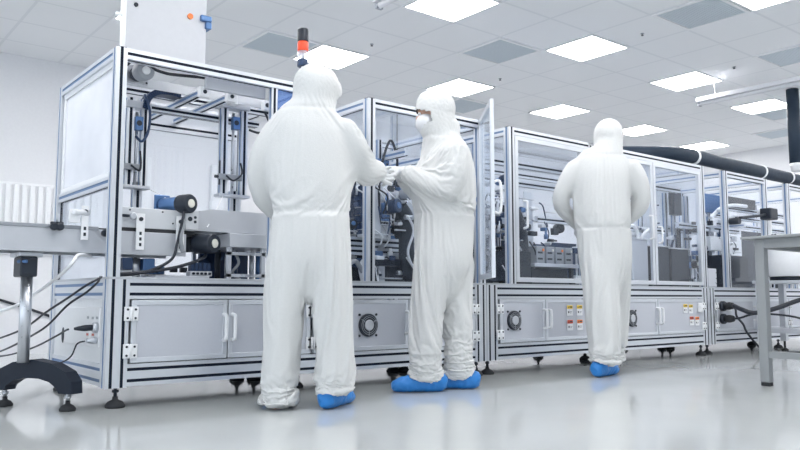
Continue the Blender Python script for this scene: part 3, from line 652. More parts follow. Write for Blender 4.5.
MB().box((7.06, 3.915, .66), (7.22, 4.02, .84), 0, .006).box((7.19, 3.912, .70), (7.20, 3.917, .705), 1).out('control_box', [PANEL, DGREY], D)
mb = MB()
for k in range(3): mb.cyl((7.205, 3.912, .69+k*.055), (7.205, 3.918, .69+k*.055), .005, n=10)
mb.out('screw', DGREY, D)
for y in (4.2, 4.5): MB().bar('x', (7.05, y, 1.26), (8.28, y+.05, 1.32), 1, 1).out('cross_rail', AB, D)
for x in (7.2, 7.36, 7.62, 7.9): MB().bar('z', (x, 4.45, .657), (x+.05, 4.50, 1.66), 1, 1).out('support_post', AB, D)
MB().box((7.22, 4.35, 1.42), (7.36, 4.42, 1.66), 0, .006).out('monitor_box', BLACK, D)
MB().box((7.06, 4.2, .90), (7.26, 4.32, .98), 0, .006).out('sensor_box', NAVY, D)
MB().tube([(7.50, 3.80, 1.36), (7.85, 3.80, 1.40), (8.05, 3.80, 1.43)], .014, 10).out('lever_arm', DGREY, D)
MB().box((8.05, 3.74, 1.38), (8.22, 3.86, 1.50), 0, .012).out('lever_head', BLACK, D)
MB().cyl((7.50, 3.80, 1.33), (7.50, 3.92, 1.33), .035).out('pivot', BLACK, D)
MB().bar('y', (7.90, 3.96, 1.30), (7.94, 4.86, 1.34), 1, 1).out('cross_rail', AB, D)
MB().box((7.52, 4.2, 1.46), (7.88, 4.26, 1.66), 0, .006).out('blue_cover', BLUE, D)
hose(D, [(7.48, 4.1, 1.38), (7.7, 4.1, 1.50), (7.95, 4.1, 1.55), (8.25, 4.1, 1.56)], .02, WPLAS)
hose(D, [(8.32, 4.0, 1.48), (8.42, 3.98, 1.55), (8.52, 3.98, 1.45), (8.55, 4.0, 1.25), (8.5, 4.1, 1.1)], .02, WPLAS)
MB().box((7.62, 4.05, .66), (8.15, 4.4, 1.00), 0, .01).out('drive_housing', DGREY, D)
MB().box((7.56, 4.15, 1.05), (7.78, 4.3, 1.20), 0, .008).out('head_block', WPLAS, D)
clutter(D, 7.06, 7.45, 4.15, 4.6, 31, 9, .66, 1.4); clutter(D, 7.5, 8.3, 4.2, 4.7, 32, 14, .66, 1.6); clutter(D, 8.9, 10.0, 4.2, 4.7, 33, 12, .66, 1.4)
MB().box((7.5, 4.48, .657), (8.26, 4.50, 1.02), 0, .004).out('rear_plate', NAVY, D)
MB().box((7.06, 4.52, .657), (7.40, 4.54, .95), 0, .004).out('rear_plate', DGREY, D)
MB().box((8.9, 4.48, .657), (10.1, 4.50, 1.35), 0, .004).out('rear_plate', DGREY, D)
fittings(D, 26, (7.5, 8.2), (4.02, 4.3), (.98, 1.45), 16); fittings(D, 16, (7.06, 7.38), (4.1, 4.4), (.85, 1.3), 17)
for z in (1.38, 1.48, 1.58): MB().bar('x', (8.35, 4.5, z), (10.1, 4.54, z+.05), 1, 1).out('cross_rail', AB, D)
MB().box((8.5, 4.45, 1.62), (9.2, 4.6, 1.74), 0, .01).out('wire_duct', BLACK, D)
MB().ell((9.05, 3.95, 1.20), (.06, .06, .05)).out('knob', BLACK, D)
# ------------------------------------------------------------------ on top of machine A: panel and signal tower
P_ = thing('cabinet_panel', 'tall white panel with an orange button standing on top of the left machine', 'panel', (1.54, 3.95, 1.854))
MB().box((1.325, 3.935, 1.856), (1.775, 3.965, 2.42), 0, .004).out('panel_board', BOARD, P_)
MB().box((1.306, 3.93, 1.856), (1.325, 3.97, 2.42), 0, .003).out('side_post', WPLAS, P_)
MB().cyl((1.676, 3.925, 2.112), (1.676, 3.936, 2.112), .016).out('button', ORANGE, P_, 'orange round button')
MB().cyl((1.374, 3.928, 2.105), (1.374, 3.936, 2.105), .011).out('screw', BLACK, P_)
mb = MB().box((1.735, 3.915, 2.10), (1.80, 3.985, 2.135), 0, .006).box((1.765, 3.915, 2.06), (1.80, 3.985, 2.10), 0, .006); mb.out('corner_clip', BLUE, P_)
MB().box((1.275, 3.94, 2.03), (1.306, 3.96, 2.05), 0, .004).out('clamp', WPLAS, P_)
S = thing('signal_tower', 'slim signal tower with black cap and red and clear lamps behind the left worker\'s hood', 'signal light', (2.412, 3.935, 1.854))
MB().lathe((2.412, 3.935, 1.854), (0, 0, 1), [(.034, 0), (.034, .01), (.011, .02), (.011, .115)], 20).out('pole', STEEL, S)
for z0, z1, m, n in ((1.969, 2.012, NAVY, 'lamp_base'), (2.012, 2.066, CLEAR, 'clear_lamp'), (2.066, 2.126, RED, 'red_lamp'), (2.126, 2.207, BLACK, 'top_cap')):
    MB().lathe((2.412, 3.935, z0), (0, 0, 1), [(.033, 0), (.034, .004), (.034, z1-z0-.008), (.031, z1-z0)], 24).out(n, m, S)
MB().cyl((2.412, 3.935, 2.014), (2.412, 3.935, 2.062), .012).out('bulb', WPLAS, S)
# ------------------------------------------------------------------ ducts
dt = thing('exhaust_duct', 'long black duct pipe running above the machines to the right edge', 'duct', (6.9, 4.05, 1.9))
MB().tube([(5.98, 4.60, 1.962), (6.35, 4.36, 1.966), (6.67, 4.14, 1.972), (6.86, 4.07, 1.976), (7.09, 4.05, 1.976), (7.8, 4.05, 1.972), (8.6, 4.05, 1.968), (9.5, 4.05, 1.965), (12.38, 4.05, 1.96)], .071, 24, sub=4).out('pipe', DUCT, dt)
for x in (7.11, 8.53, 9.2):
    MB().lathe((x-.02, 4.05, 1.972), (1, 0, 0), [(.073, 0), (.077, .003), (.077, .033), (.073, .036)], 24).out('clamp_band', WPLAS, dt)
    MB().box((x-.012, 4.04, 1.85), (x+.012, 4.06, 1.90)).out('support_bracket', DGREY, dt)
vd = thing('exhaust_duct', 'vertical black duct dropping from the ceiling at the right edge', 'duct', (9.11, 3.915, 2.1))
MB().lathe((9.11, 3.915, 2.115), (0, 0, 1), [(.068, 0), (.068, .879)], 28).out('pipe', DUCT, vd)
MB().lathe((9.11, 3.915, 2.02), (0, 0, 1), [(.05, 0), (.052, .045), (.066, .06), (.066, .097)], 24).out('coupling', WPLAS, vd)
MB().cyl((9.15, 3.865, 2.06), (9.26, 3.80, 2.075), .012).out('damper_lever', BLACK, vd)
# ------------------------------------------------------------------ infeed conveyor
K = thing('conveyor', 'grey belt conveyor entering the left machine on a single column with an arched dark foot', 'conveyor', (1.0, 4.18, 0))
for y in (4.05, 4.33): MB().box((-1.2, y, .78), (1.74, y+.012, .905), 0, .003).out('side_plate', SHEET, K)
mb = MB(); mb.box((-1.2, 4.062, .905), (1.9, 4.33, .914), 0, .003); mb.out('belt', RUBBER, K)
MB().box((-1.2, 4.045, .900), (1.26, 4.07, .918), 0, .003).out('edge_strip', GREY, K)
MB().box((1.36, 4.052, .925), (1.80, 4.064, 1.035), 0, .003).cyl((1.42, 4.05, 1.02), (1.42, 4.056, 1.02), .005, n=8, mi=1).cyl((1.60, 4.05, 1.02), (1.60, 4.056, 1.02), .005, n=8, mi=1).cyl((1.66, 4.05, .96), (1.66, 4.056, .96), .005, n=8, mi=1).out('guard_plate', [GUARD, BLACK], K)
MB().box((1.335, 4.055, .906), (1.79, 4.066, .930)).out('belt_edge', RUBBER, K)
for x, z0, z1 in ((1.447, .805, 1.0), (1.668, .80, 1.0)): slotted_bracket(K, x, 4.02, z0, z1)
slotted_bracket(K, 1.165, 4.02, .845, 1.02, .035)
MB().cyl((1.12, 4.0, .985), (1.20, 4.03, .985), .014, n=12).box((1.105, 4.02, .93), (1.16, 4.035, 1.0), 0, .003).out('guide_clamp', WPLAS, K)
mb = MB()
for x in (1.035, 1.062): mb.lathe((x, 4.03, .905), (0, -1, 0), [(.019, 0), (.019, .022), (.014, .026)], 16)
mb.box((1.02, 4.02, .915), (1.08, 4.04, .93), 0, .003); mb.out('clamp_knob', BLACK, K); MB().cyl((1.05, 4.03, .925), (1.05, 4.03, .975), .005, n=8).out('knob_pin', STEEL, K)
MB().lathe((1.285, 4.03, .885), (0, -1, 0), [(.019, 0), (.019, .022), (.014, .026)], 16).out('clamp_knob', BLACK, K)
mb = MB().cyl((1.375, 4.03, .985), (1.41, 4.03, .985), .008, n=10).lathe((1.43, 4.035, .985), (0, -1, 0), [(.02, 0), (.02, .014), (.014, .02)], 14, 1); mb.out('adjuster_screw', [DGREY, STEEL], K)
motor(K, (1.66, 4.20, 1.075), (.38, -1, -.01), .052, .21, BLACK, BLUE, OFFW, .66)
MB().box((1.61, 4.20, 1.02), (1.70, 4.215, 1.135), 0, .005).out('motor_bracket', BLUE, K)
MB().box((1.725, 4.03, .93), (1.80, 4.04, 1.04), 0, .003).cyl((1.75, 4.027, .99), (1.75, 4.032, .99), .013, n=16, mi=1).cyl((1.78, 4.027, 1.0), (1.78, 4.032, 1.0), .008, n=12, mi=1).cyl((1.78, 4.027, .975), (1.78, 4.032, .975), .008, n=12, mi=1).out('end_plate', [GUARD, DGREY], K)
# stand
MB().box((.90, 4.10, .755), (1.01, 4.30, .78), 0, .004).out('mount_plate', STEEL, K)
MB().box((.905, 4.09, .655), (.985, 4.24, .755), 0, .008).out('column_clamp', BLACK, K); MB().cyl((.90, 4.12, .73), (.93, 4.08, .73), .009, n=10).out('clamp_screw', BLUE, K)
MB().cyl((.955, 4.17, .23), (.955, 4.17, .70), .028, n=24).out('column', STEEL, K)
mb = MB(); ap = [(-.27, .085), (-.265, .145), (-.225, .19), (-.13, .228), (0, .245), (.13, .228), (.225, .19), (.265, .145), (.27, .085), (.185, .085), (.17, .11), (.12, .138), (.05, .152), (-.05, .152), (-.12, .138), (-.17, .11), (-.185, .085)]
ad = V((.212, -.394, 0)).normalized(); an = V((-ad.y, ad.x, 0)); ac = V((1.02, 4.162, 0))
A0 = [mb.b.verts.new(ac+ad*p+an*-.035+V((0, 0, z))) for p, z in ap]; A1 = [mb.b.verts.new(ac+ad*p+an*.035+V((0, 0, z))) for p, z in ap]
for i in range(len(ap)): mb.face([A0[i], A0[(i+1) % len(ap)], A1[(i+1) % len(ap)], A1[i]])
mb.face(A0[::-1]); mb.face(A1); bmesh.ops.bevel(mb.b, geom=[e for e in mb.b.edges if len(e.link_faces) == 2 and e.calc_face_angle(0) > .8], offset=.008, segments=2, affect='EDGES')
mb.out('arched_foot', mat('dark_blue_casting', (.014, .02, .034), .55, spec=.25), K)
for s in (-.213, .213):
    p = ac+ad*s
    o = MB().lathe((p.x, p.y, 0), (0, 0, 1), [(.038, 0), (.04, .01), (.028, .026), (.012, .034), (.012, .05)], 20).out('levelling_foot', RUBBER, K)
    MB().cyl((p.x, p.y, .045), (p.x, p.y, .10), .009, n=12).cyl((p.x, p.y, .06), (p.x, p.y, .075), .016, n=6).out('stem', STEEL, o)
# ------------------------------------------------------------------ loose cables
def cab(name, pts, r, m, lab, cat='cable'):
    single(MB().tube(pts, r, 10), name, m, lab, cat, pts[0])
cab('cable', [(1.24, 3.93, .655), (1.20, 3.80, .648), (1.12, 3.75, .61), (1.08, 3.90, .55), (1.05, 4.15, .48), (1.04, 4.55, .385), (1.0, 5.0, .31), (.98, 5.51, .25)], .0055, CABLE, 'upper black cable drooping from the left machine\'s corner past the conveyor column')
cab('cable', [(1.24, 3.945, .645), (1.19, 3.80, .63), (1.14, 3.80, .58), (1.10, 3.97, .515), (1.08, 4.235, .41), (1.07, 4.54, .34), (1.05, 5.0, .25), (1.03, 5.495, .177)], .0055, CABLE, 'black cable just below the uppermost one, drooping from the left machine\'s corner')
cab('cable', [(1.13, 4.05, .393), (1.13, 4.1, .385), (1.13, 4.264, .351), (1.12, 4.651, .275), (1.1, 5.1, .21), (1.1, 5.641, .16)], .005, CABLE, 'black cable from the black plug on the left machine\'s white end panel')
cab('cable', [(1.205, 4.02, .333), (1.17, 4.03, .32), (1.15, 4.05, .26), (1.14, 4.18, .22), (1.13, 4.4, .19), (1.12, 4.6, .186)], .004, CABLE, 'thin black cable from the steel socket below the black plug')
cab('air_hose', [(1.24, 4.1, .77), (1.15, 4.0, .765), (1.1, 3.95, .71), (1.09, 4.212, .638), (1.07, 4.5, .57), (1.06, 4.818, .51), (1.0, 5.1, .46)], .009, WPLAS, 'white hose sloping from under the conveyor down to the left', 'hose')
cab('cable', [(1.0, 8.254, .73), (1.40, 8.254, .61), (1.6, 8.254, .55), (1.9, 8.254, .45), (2.3, 8.252, .30), (2.8, 8.24, .115), (3.3, 8.24, .113)], .013, CABLE, 'straight black cable along the back wall behind the conveyor column')
cab('cable', [(7.235, 3.76, .475), (7.12, 3.62, .44), (7.15, 3.52, .41), (7.28, 3.40, .445), (7.42, 3.28, .51), (7.52, 3.16, .57), (7.58, 3.10, .645), (7.66, 3.06, .675), (7.74, 3.05, .62), (7.70, 3.05, .54), (7.60, 3.06, .53), (7.56, 3.07, .60), (7.66, 3.08, .68), (7.84, 3.10, .70)], .022, CABLE, 'thick black looped cable from the right machine\'s sockets to the bowl feeder')
cab('cable', [(7.38, 3.86, .46), (7.38, 3.82, .44), (7.36, 3.80, .37), (7.48, 3.8, .29), (7.56, 3.8, .20), (7.62, 3.7, .05), (7.66, 3.6, .012), (8.6, 3.1, .012)], .011, CABLE, 'black cable hanging from the white switch on the right machine')
cab('cable', [(7.24, 3.76, .35), (7.2, 3.68, .36), (7.3, 3.55, .40), (7.5, 3.3, .37), (7.6, 3.16, .28), (7.66, 3.12, .1), (7.72, 3.1, .012), (8.7, 2.9, .012)], .01, CABLE, 'black cable from the lower round socket on the right machine')
# ------------------------------------------------------------------ bowl feeder and work table
F = thing('bowl_feeder', 'round white bowl feeder on a grey stand, seen behind the work table', 'feeder', (7.97, 3.50, 0))
fx, fy = 7.97, 3.52
MB().lathe((fx, fy, .765), (0, 0, 1), [(.24, 0), (.25, .01), (.25, .27), (.24, .28)], 40).out('drum', WHITE, F)
MB().lathe((fx, fy, 1.045), (0, 0, 1), [(.20, 0), (.22, .01), (.27, .055), (.29, .075), (.30, .08), (.285, .08), (.2, .02)], 40).out('bowl', STEEL, F)
MB().lathe((fx, fy, .725), (0, 0, 1), [(.20, 0), (.20, .04)], 32).out('drive_base', BLACK, F)
MB().box((7.70, 3.22, .695), (8.30, 3.80, .725), 0, .004).out('stand_plate', SHEET, F)
for x, y in ((7.72, 3.72), (7.72, 3.24), (8.22, 3.72), (8.22, 3.24)):
    l = MB().box((x, y, .10), (x+.06, y+.06, .695), 0, .003).out('stand_leg', SHEET, F)
    MB().lathe((x+.03, y+.03, 0), (0, 0, 1), [(.035, 0), (.035, .012), (.012, .03), (.012, .10)], 16).out('levelling_foot', RUBBER, l)
MB().box((7.78, 3.73, .20), (8.22, 3.77, .25)).out('stand_rail', SHEET, F); MB().box((7.73, 3.30, .20), (7.77, 3.72, .25)).out('stand_rail', SHEET, F)
MB().box((7.86, 3.12, .66), (8.0, 3.215, .76), 0, .006).out('control_box', GREY, F)
W = thing('work_table', 'grey steel work table cut off at the right edge, nearest to the camera', 'table', (5.4, 1.7, 0))
TBL = mat('grey_painted_steel', (.27, .285, .295), .45)
MB().box((4.79, .9, .925), (6.1, 2.43, .942), 0, .004).out('tabletop', TBL, W)
for x, y in ((4.83, 2.30), (4.83, .95), (5.98, 2.30), (5.98, .95)):
    l = MB().box((x, y, .022), (x+.06, y+.06, .925), 0, .006).out('leg', TBL, W); MB().box((x+.003, y+.003, 0), (x+.057, y+.057, .022), 0, .004).out('foot_cap', RUBBER, l)
for y in (2.305, .955): MB().box((4.89, y, .865), (5.98, y+.05, .925)).out('apron_rail', TBL, W)
for x in (4.835, 5.985):
    MB().box((x, 1.01, .865), (x+.05, 2.30, .925)).out('apron_rail', TBL, W); MB().box((x+.005, 1.01, .175), (x+.045, 2.30, .215)).out('lower_rail', TBL, W)
# ------------------------------------------------------------------ people
def remesh(mb, vox, smooth=4, fac=.5):
    me = mb.mesh('tmp'); o = bpy.data.objects.new('tmp', me); C.objects.link(o)
    r = o.modifiers.new('r', 'REMESH'); r.mode = 'VOXEL'; r.voxel_size = vox
    if smooth: s = o.modifiers.new('s', 'SMOOTH'); s.iterations = smooth; s.factor = fac
    dg = bpy.context.evaluated_depsgraph_get(); dg.update()
    m2 = bpy.data.meshes.new_from_object(o.evaluated_get(dg)); bpy.data.objects.remove(o); bpy.data.meshes.remove(me)
    for p in m2.polygons: p.use_smooth = True
    return m2
def displace(me, fn):
    ns = [v.normal.copy() for v in me.vertices]
    for v, n in zip(me.vertices, ns): v.co += n*fn(v.co, n)
    me.update()
def crease(p, e): return (1-min(1, abs(noise.noise(p))*1.6))**e
def ridge(p): return 1-abs(noise.noise(p))*2
def link(me, name, m, parent):
    me.name = name; me.materials.clear()
    for q in (m if isinstance(m, list) else [m]): me.materials.append(q)
    o = bpy.data.objects.new(name, me); C.objects.link(o); o.parent = parent; return o
def hand(mb, w, d, n, s, g=0., curl=.5):
    w, d, n = V(w), V(d).normalized(), V(n); n = (n-d*n.dot(d)).normalized(); sd = d.cross(n)*s
    mb.loft([(*(w-d*.03), .03+g, .026+g), (*w, .032+g, .024+g), (*(w+d*.05), .043+g, .019+g), (*(w+d*.095), .041+g, .014+g)], sd, 18, 3, 0, (True, True))
    for off, ln, c in ((.032, .070, curl), (.011, .080, curl*1.05), (-.011, .074, curl*1.1), (-.031, .058, curl*1.2)):
        p = w+d*.085+sd*off; pts = [w+d*.055+sd*off*.9, p]; a = .15
        dd = d+sd*off*2.5
        for k, q in enumerate((.45, .32, .27)):
            a += c*(.6 if k == 0 else 1.)
            t = (dd*math.cos(a)+n*math.sin(a)).normalized(); p = p+t*ln*q*1.1; pts.append(p)
        mb.loft([(*q, .0098+g-.0006*k, .0098+g-.0006*k) for k, q in enumerate(pts)], sd, 10, 3, 0, (False, True))
    p = w+d*.03+sd*.028; t1 = (d*.62+sd*.68+n*.4).normalized(); t2 = (d*.85+sd*.25+n*.5).normalized()
    pts = [w+d*.012+sd*.012, p, p+t1*.038, p+t1*.038+t2*.032, p+t1*.038+t2*.056]
    mb.loft([(*q, r+g, r+g) for q, r in zip(pts, (.016, .015, .0125, .011, .0095))], n, 10, 3, 0, (False, True))
def rotm(face):
    y = V(face).normalized(); x = y.cross(V((0, 0, 1))).normalized(); z = x.cross(y)
    return Matrix((x, y, z)).transposed()       # local: x right of the face's own view, y forward, z up
def drape(me, col_me, pin, frames, grow):
    """let the coverall settle as cloth on the body so that it creases by itself"""
    sc = bpy.context.scene; g0 = sc.gravity[2]
    co = bpy.data.objects.new('tmp_body', col_me); C.objects.link(co); co.modifiers.new('c', 'COLLISION')
    co.collision.thickness_outer = .004; co.collision.thickness_inner = .03; co.collision.cloth_friction = 12
    o = bpy.data.objects.new('tmp_cloth', me); C.objects.link(o)
    vg = o.vertex_groups.new(name='pin')
    for v in me.vertices:
        w = pin(v.co)
        if w > .01: vg.add([v.index], w, 'REPLACE')
    m = o.modifiers.new('cl', 'CLOTH'); st = m.settings
    st.quality = 6; st.mass = .18; st.air_damping = 2.0
    st.tension_stiffness = 22; st.compression_stiffness = 22; st.shear_stiffness = 8; st.bending_stiffness = .7
    st.tension_damping = 12; st.compression_damping = 12; st.shear_damping = 10; st.bending_damping = 1.0
    st.shrink_min = -grow; st.shrink_max = -grow; st.vertex_group_mass = 'pin'; st.pin_stiffness = 1.2
    m.collision_settings.use_self_collision = False; m.collision_settings.distance_min = .006; m.collision_settings.collision_quality = 2
    m.point_cache.frame_start = 1; m.point_cache.frame_end = frames+2
    for f_ in range(1, frames+1): sc.frame_set(f_)
    dg = bpy.context.evaluated_depsgraph_get()
    r = bpy.data.meshes.new_from_object(o.evaluated_get(dg))
    bpy.data.objects.remove(o); bpy.data.objects.remove(co); sc.frame_set(1)
    for p in r.polygons: p.use_smooth = True
    return r
def person(P):
    root_loc = V(P['loc']); ang = -math.radians(38.97)
    hc, R = V(P['head']), rotm(P['face'])
    hp_ = lambda x, y, z: hc + R @ V((x, y, z))
    # --- body: one continuous surface with head, face, hands and feet
    mb = MB()
    mb.loft([(u, v, z, a*.80, b*.74) for u, v, z, a, b in P['torso']], (1, 0, 0), 28, 4, 0, (True, True))
    for leg, ft in zip(P['legs'], P['feet']):
        rr = [(u, v, z, min(a*.66, .029+.14*z), min(b*.66, .029+.14*z)) for u, v, z, a, b in leg]
        mb.loft(rr+[(ft[0], ft[1], .05, .034, .036)], (1, 0, 0), 18, 4, 0, (True, True))
        d = V((ft[2], ft[3], 0)).normalized(); p = V((ft[0], ft[1], 0))
        mb.loft([(*(p-d*.06+V((0, 0, .045))), .030, .03), (*(p+V((0, 0, .05))), .036, .038), (*(p+d*.09+V((0, 0, .040))), .042, .027), (*(p+d*.17+V((0, 0, .03))), .038, .016)], d.cross(V((0, 0, 1))), 16, 4, 0, (True, True))
    for arm, h in zip(P['arms'], P['hands']):
        w = V(h[0]); mb.loft([(u, v, z, r*.62, r*.62) for u, v, z, r in arm]+[(*w, .028, .026)], (0, 1, 0), 16, 4, 0, (True, True))
        hand(mb, *h[:4], g=-.0012)
    nk = hp_(0, -.025, -.12); tn = P['torso'][-1]
    mb.loft([(tn[0], tn[1], tn[2]-.1, .075, .07), (*(nk.lerp(V(tn[:3]), .4)), .06, .06), (*nk, .058, .06), (*hp_(0, -.01, -.04), .055, .06)], (1, 0, 0), 18, 3, 0, (True, True))
    mb.ell(hp_(0, -.012, .035), (.076, .095, .088), R, 24); mb.ell(hp_(0, .022, -.035), (.060, .072, .082), R, 24); mb.ell(hp_(0, .062, -.092), (.026, .022, .022), R, 16)
    mb.ell(hp_(0, .098, -.020), (.012, .016, .022), R, 14); mb.ell(hp_(0, .106, -.034), (.016, .012, .010), R, 14); mb.ell(hp_(0, .083, -.066), (.024, .012, .009), R, 14)
    for s in (-1, 1):
        mb.ell(hp_(s*.03, .078, .022), (.026, .012, .008), R, 14); mb.ell(hp_(s*.074, -.01, -.01), (.010, .02, .032), R, 14)
        mb.ell(hp_(s*.04, .066, -.03), (.024, .02, .02), R, 14)
    body = link(remesh(mb, .0065, 2, .5), 'person', SKIN, None)
    body.location = root_loc; body.rotation_euler = (0, 0, ang); tag(body, P['label'], 'person')
    for s in (-1, 1):
        e = MB().ell(hp_(s*.031, .082, .004), (.0135, .009, .0085), R, 14).out('eye', WPLAS, body); MB().ell(hp_(s*.031, .089, .004), (.006, .004, .006), R, 12).out('iris', HAIR, e)
        MB().tube([hp_(s*.012, .094, .021), hp_(s*.032, .093, .029), hp_(s*.052, .078, .024)], .005, 8, sub=4).out('eyebrow', HAIR, body)
    # --- face mask
    mb = MB(); mb.ell(hp_(0, .050, -.060), (.082, .073, .066), R, 28); m = remesh(mb, .006, 2)
    link(m, 'face_mask', MASK, body)
    # --- coverall
    mb = MB()
    mb.loft(P['torso'], (1, 0, 0), 36, 5, 0, (True, True))
    for leg in P['legs']: mb.loft(leg, (1, 0, 0), 26, 5, 0, (True, False))
    for arm in P['arms']: mb.loft([(u, v, z, r, r) for u, v, z, r in arm], (0, 1, 0), 22, 5, 0, (True, False))
    mb.loft(P['hood'], (1, 0, 0), 28, 5, 0, (True, True))
    for c, r in P['hood_ell']: mb.ell(c, r, R, 26)
    m = remesh(mb, P.get('vox', .0105), 12, .5)
    wz, sd = P['waist'], P['seed']; elbows = [V(a[len(a)//2][:3]) for a in P['arms']]; kz = .47
    mb = MB(); K_ = .90
    mb.loft([(u, v, z, a*K_-.004, b*K_-.004) for u, v, z, a, b in P['torso']], (1, 0, 0), 28, 4, 0, (True, True))
    for leg in P['legs']: mb.loft([(u, v, z, min(a*.80, .05+.2*z), min(b*.80, .05+.2*z)) for u, v, z, a, b in leg], (1, 0, 0), 18, 4, 0, (True, True))
    for arm in P['arms']: mb.loft([(u, v, z, r*.80, r*.80) for u, v, z, r in arm], (0, 1, 0), 16, 4, 0, (True, True))
    for c, r in P['hood_ell']: mb.ell(c, [q*.93-.004 for q in r], R, 20)
    for ft in P['feet']:
        d = V((ft[2], ft[3], 0)).normalized(); p = V((ft[0], ft[1], 0)); Z = lambda z: V((0, 0, z)); sdv = d.cross(V((0, 0, 1)))
        mb.loft([(*(p-d*.098+Z(.055)), .046, .054), (*(p-d*.04+Z(.064)), .056, .064), (*(p+d*.05+Z(.060)), .060, .060), (*(p+d*.13+Z(.048)), .066, .048), (*(p+d*.19+Z(.037)), .055, .037)], sdv, 18, 4, 0, (True, True))
        mb.loft([(*(p-d*.02+Z(.05)), .06, .074), (*(p-d*.01+Z(.16)), .055, .06)], sdv, 18, 2)
    body_c = remesh(mb, .014, 4)
    zn = P['torso'][-2][2]; cuffs = [V(a[-1][:3]) for a in P['arms']]; hems = [V(l[-1][:3]) for l in P['legs']]
    def pin(p):
        if p.z > zn+.02: return min(.8, .35+(p.z-zn-.02)*4)
        w = 0
        for c in cuffs: w = max(w, .9*max(0, 1-(p-c).length/.075))
        for h_ in hems: w = max(w, .8*max(0, 1-abs(p.z-h_.z)/.045)*(1 if (p-h_).length < .2 else 0))
        return max(w, .35*math.exp(-((p.z-wz)/.02)**2))
    m = drape(m, body_c, pin, P.get('frames', 20), P.get('grow', .085))
    displace(m, lambda p, n: -.005*math.exp(-((p.z-wz)/.012)**2) - .005*math.exp(-((p.z-zn-.03-.015*noise.noise(p*5))/.010)**2) if abs(n.z) < .75 else 0)
    # face opening of the hood
    bm = bmesh.new(); bm.from_mesh(m); kill = []
    for f_ in bm.faces:
        l = R.transposed() @ (f_.calc_center_median()-hc)
        if (l.y > .022 and (l.x/.082)**2+((l.z+.03)/(.078))**2 < 1) or (P.get('wide') and l.y > .018 and -.075 < l.z < -.016+(l.y-.018)*.62): kill.append(f_)
    bmesh.ops.delete(bm, geom=kill, context='FACES'); bm.to_mesh(m); bm.free()
    cv = link(m, 'coverall', SUIT, body); cv.modifiers.new('smooth', 'SUBSURF').render_levels = 1; s_ = cv.modifiers.new('thick', 'SOLIDIFY'); s_.thickness = .003; s_.offset = -1
    for i, h in enumerate(P['hands']):
        mb = MB(); hand(mb, *h[:4], g=.0012); w, d = V(h[0]), V(h[1]).normalized()
        ae = V(P['arms'][i][-1][:3]); ab = V(P['arms'][i][-2][:3]); b0 = ae.lerp(ab, .45)
        mb.loft([(*b0, .050, .048), (*ae, .050, .046), (*ae.lerp(w, .55), .042, .038), (*(w+d*.01), .035, .028)], (0, 1, 0), 18, 4, 0, (True, True))
        m = remesh(mb, .0042, 2, .5); link(m, 'glove', GLOVE, body)
    for ft in P['feet']:
        d = V((ft[2], ft[3], 0)).normalized(); p = V((ft[0], ft[1], 0)); Z = lambda z: V((0, 0, z)); sdv = d.cross(V((0, 0, 1)))
        mb = MB(); mb.loft([(*(p-d*.095+Z(.052)), .043, .050), (*(p-d*.04+Z(.060)), .052, .060), (*(p+d*.05+Z(.056)), .056, .056), (*(p+d*.13+Z(.045)), .062, .045), (*(p+d*.19+Z(.034)), .052, .034)], sdv, 24, 5, 0, (True, True))
        mb.loft([(*(p-d*.02+Z(.05)), .056, .07), (*(p-d*.01+Z(.15)), .05, .055)], sdv, 20, 2)
        m = remesh(mb, .007, 3)
        for v in m.vertices: v.co.z = max(v.co.z, .003)
        def fs(q, n):
            if q.z < .006: return 0
            l = (q-p); return .004*ridge(V((l.dot(d)*26, l.dot(sdv)*16, q.z*26+sd))) + .004*ridge(V((l.dot(d)*11+q.z*16, l.dot(sdv)*8, q.z*8-sd)))-.003
        displace(m, fs)
        for v in m.vertices: v.co.z = max(v.co.z, .002)
        link(m, 'shoe_cover', SHOE, body)
    return body
# left worker, seen from behind, turned to the right
person(dict(loc=(2.088, 3.338, 0), seed=3.1, grow=.07, waist=.99, label='worker in white coverall at the left, back turned, nearest to the camera',
    head=(.035, .035, 1.655), face=(.62, .78, -.12),
    torso=[(.0, .0, .70, .18, .13), (.008, 0, .76, .212, .158), (.01, 0, .90, .214, .155), (.008, 0, 1.0, .202, .142), (.006, 0, 1.12, .212, .15), (0, .01, 1.30, .220, .152), (-.008, .01, 1.42, .212, .142), (.005, .01, 1.50, .172, .116), (.02, .015, 1.56, .105, .10)],
    legs=[[(-.10, 0, .80, .115, .145), (-.120, 0, .60, .106, .13), (-.126, 0, .42, .099, .115), (-.130, .0, .25, .097, .11), (-.134, -.015, .12, .106, .124), (-.138, -.03, .014, .106, .140)],
          [(.10, 0, .80, .118, .145), (.128, 0, .60, .104, .13), (.138, .0, .42, .098, .115), (.144, .0, .28, .099, .112), (.142, -.005, .17, .112, .118), (.148, .0, .075, .108, .122)]],
    feet=[(-.145, .02, -.30, 1), (.135, .01, .30, 1)],
    arms=[[(-.165, .02, 1.425, .080), (-.235, .02, 1.31, .074), (-.265, .06, 1.165, .066), (-.205, .16, 1.07, .066), (-.16, .24, 1.0, .058)],
          [(.168, .02, 1.435, .082), (.235, .05, 1.335, .078), (.262, .12, 1.245, .076), (.305, .20, 1.235, .072), (.350, .29, 1.262, .060)]],
    hands=[((-.15, .28, .985), (.5, .8, -.05), (.2, -.1, -1), 1), ((.352, .335, 1.262), (.25, .95, .02), (.9, -.2, .1), 1)],
    hood=[(.0, .02, 1.44, .165, .12), (.012, .02, 1.52, .128, .115), (.02, .03, 1.58, .115, .118), (.028, .035, 1.66, .118, .128), (.03, .035, 1.71, .112, .12)],
    hood_ell=[((.032, .035, 1.668), (.120, .128, .118)), ((.095, .085, 1.645), (.075, .07, .088))]))
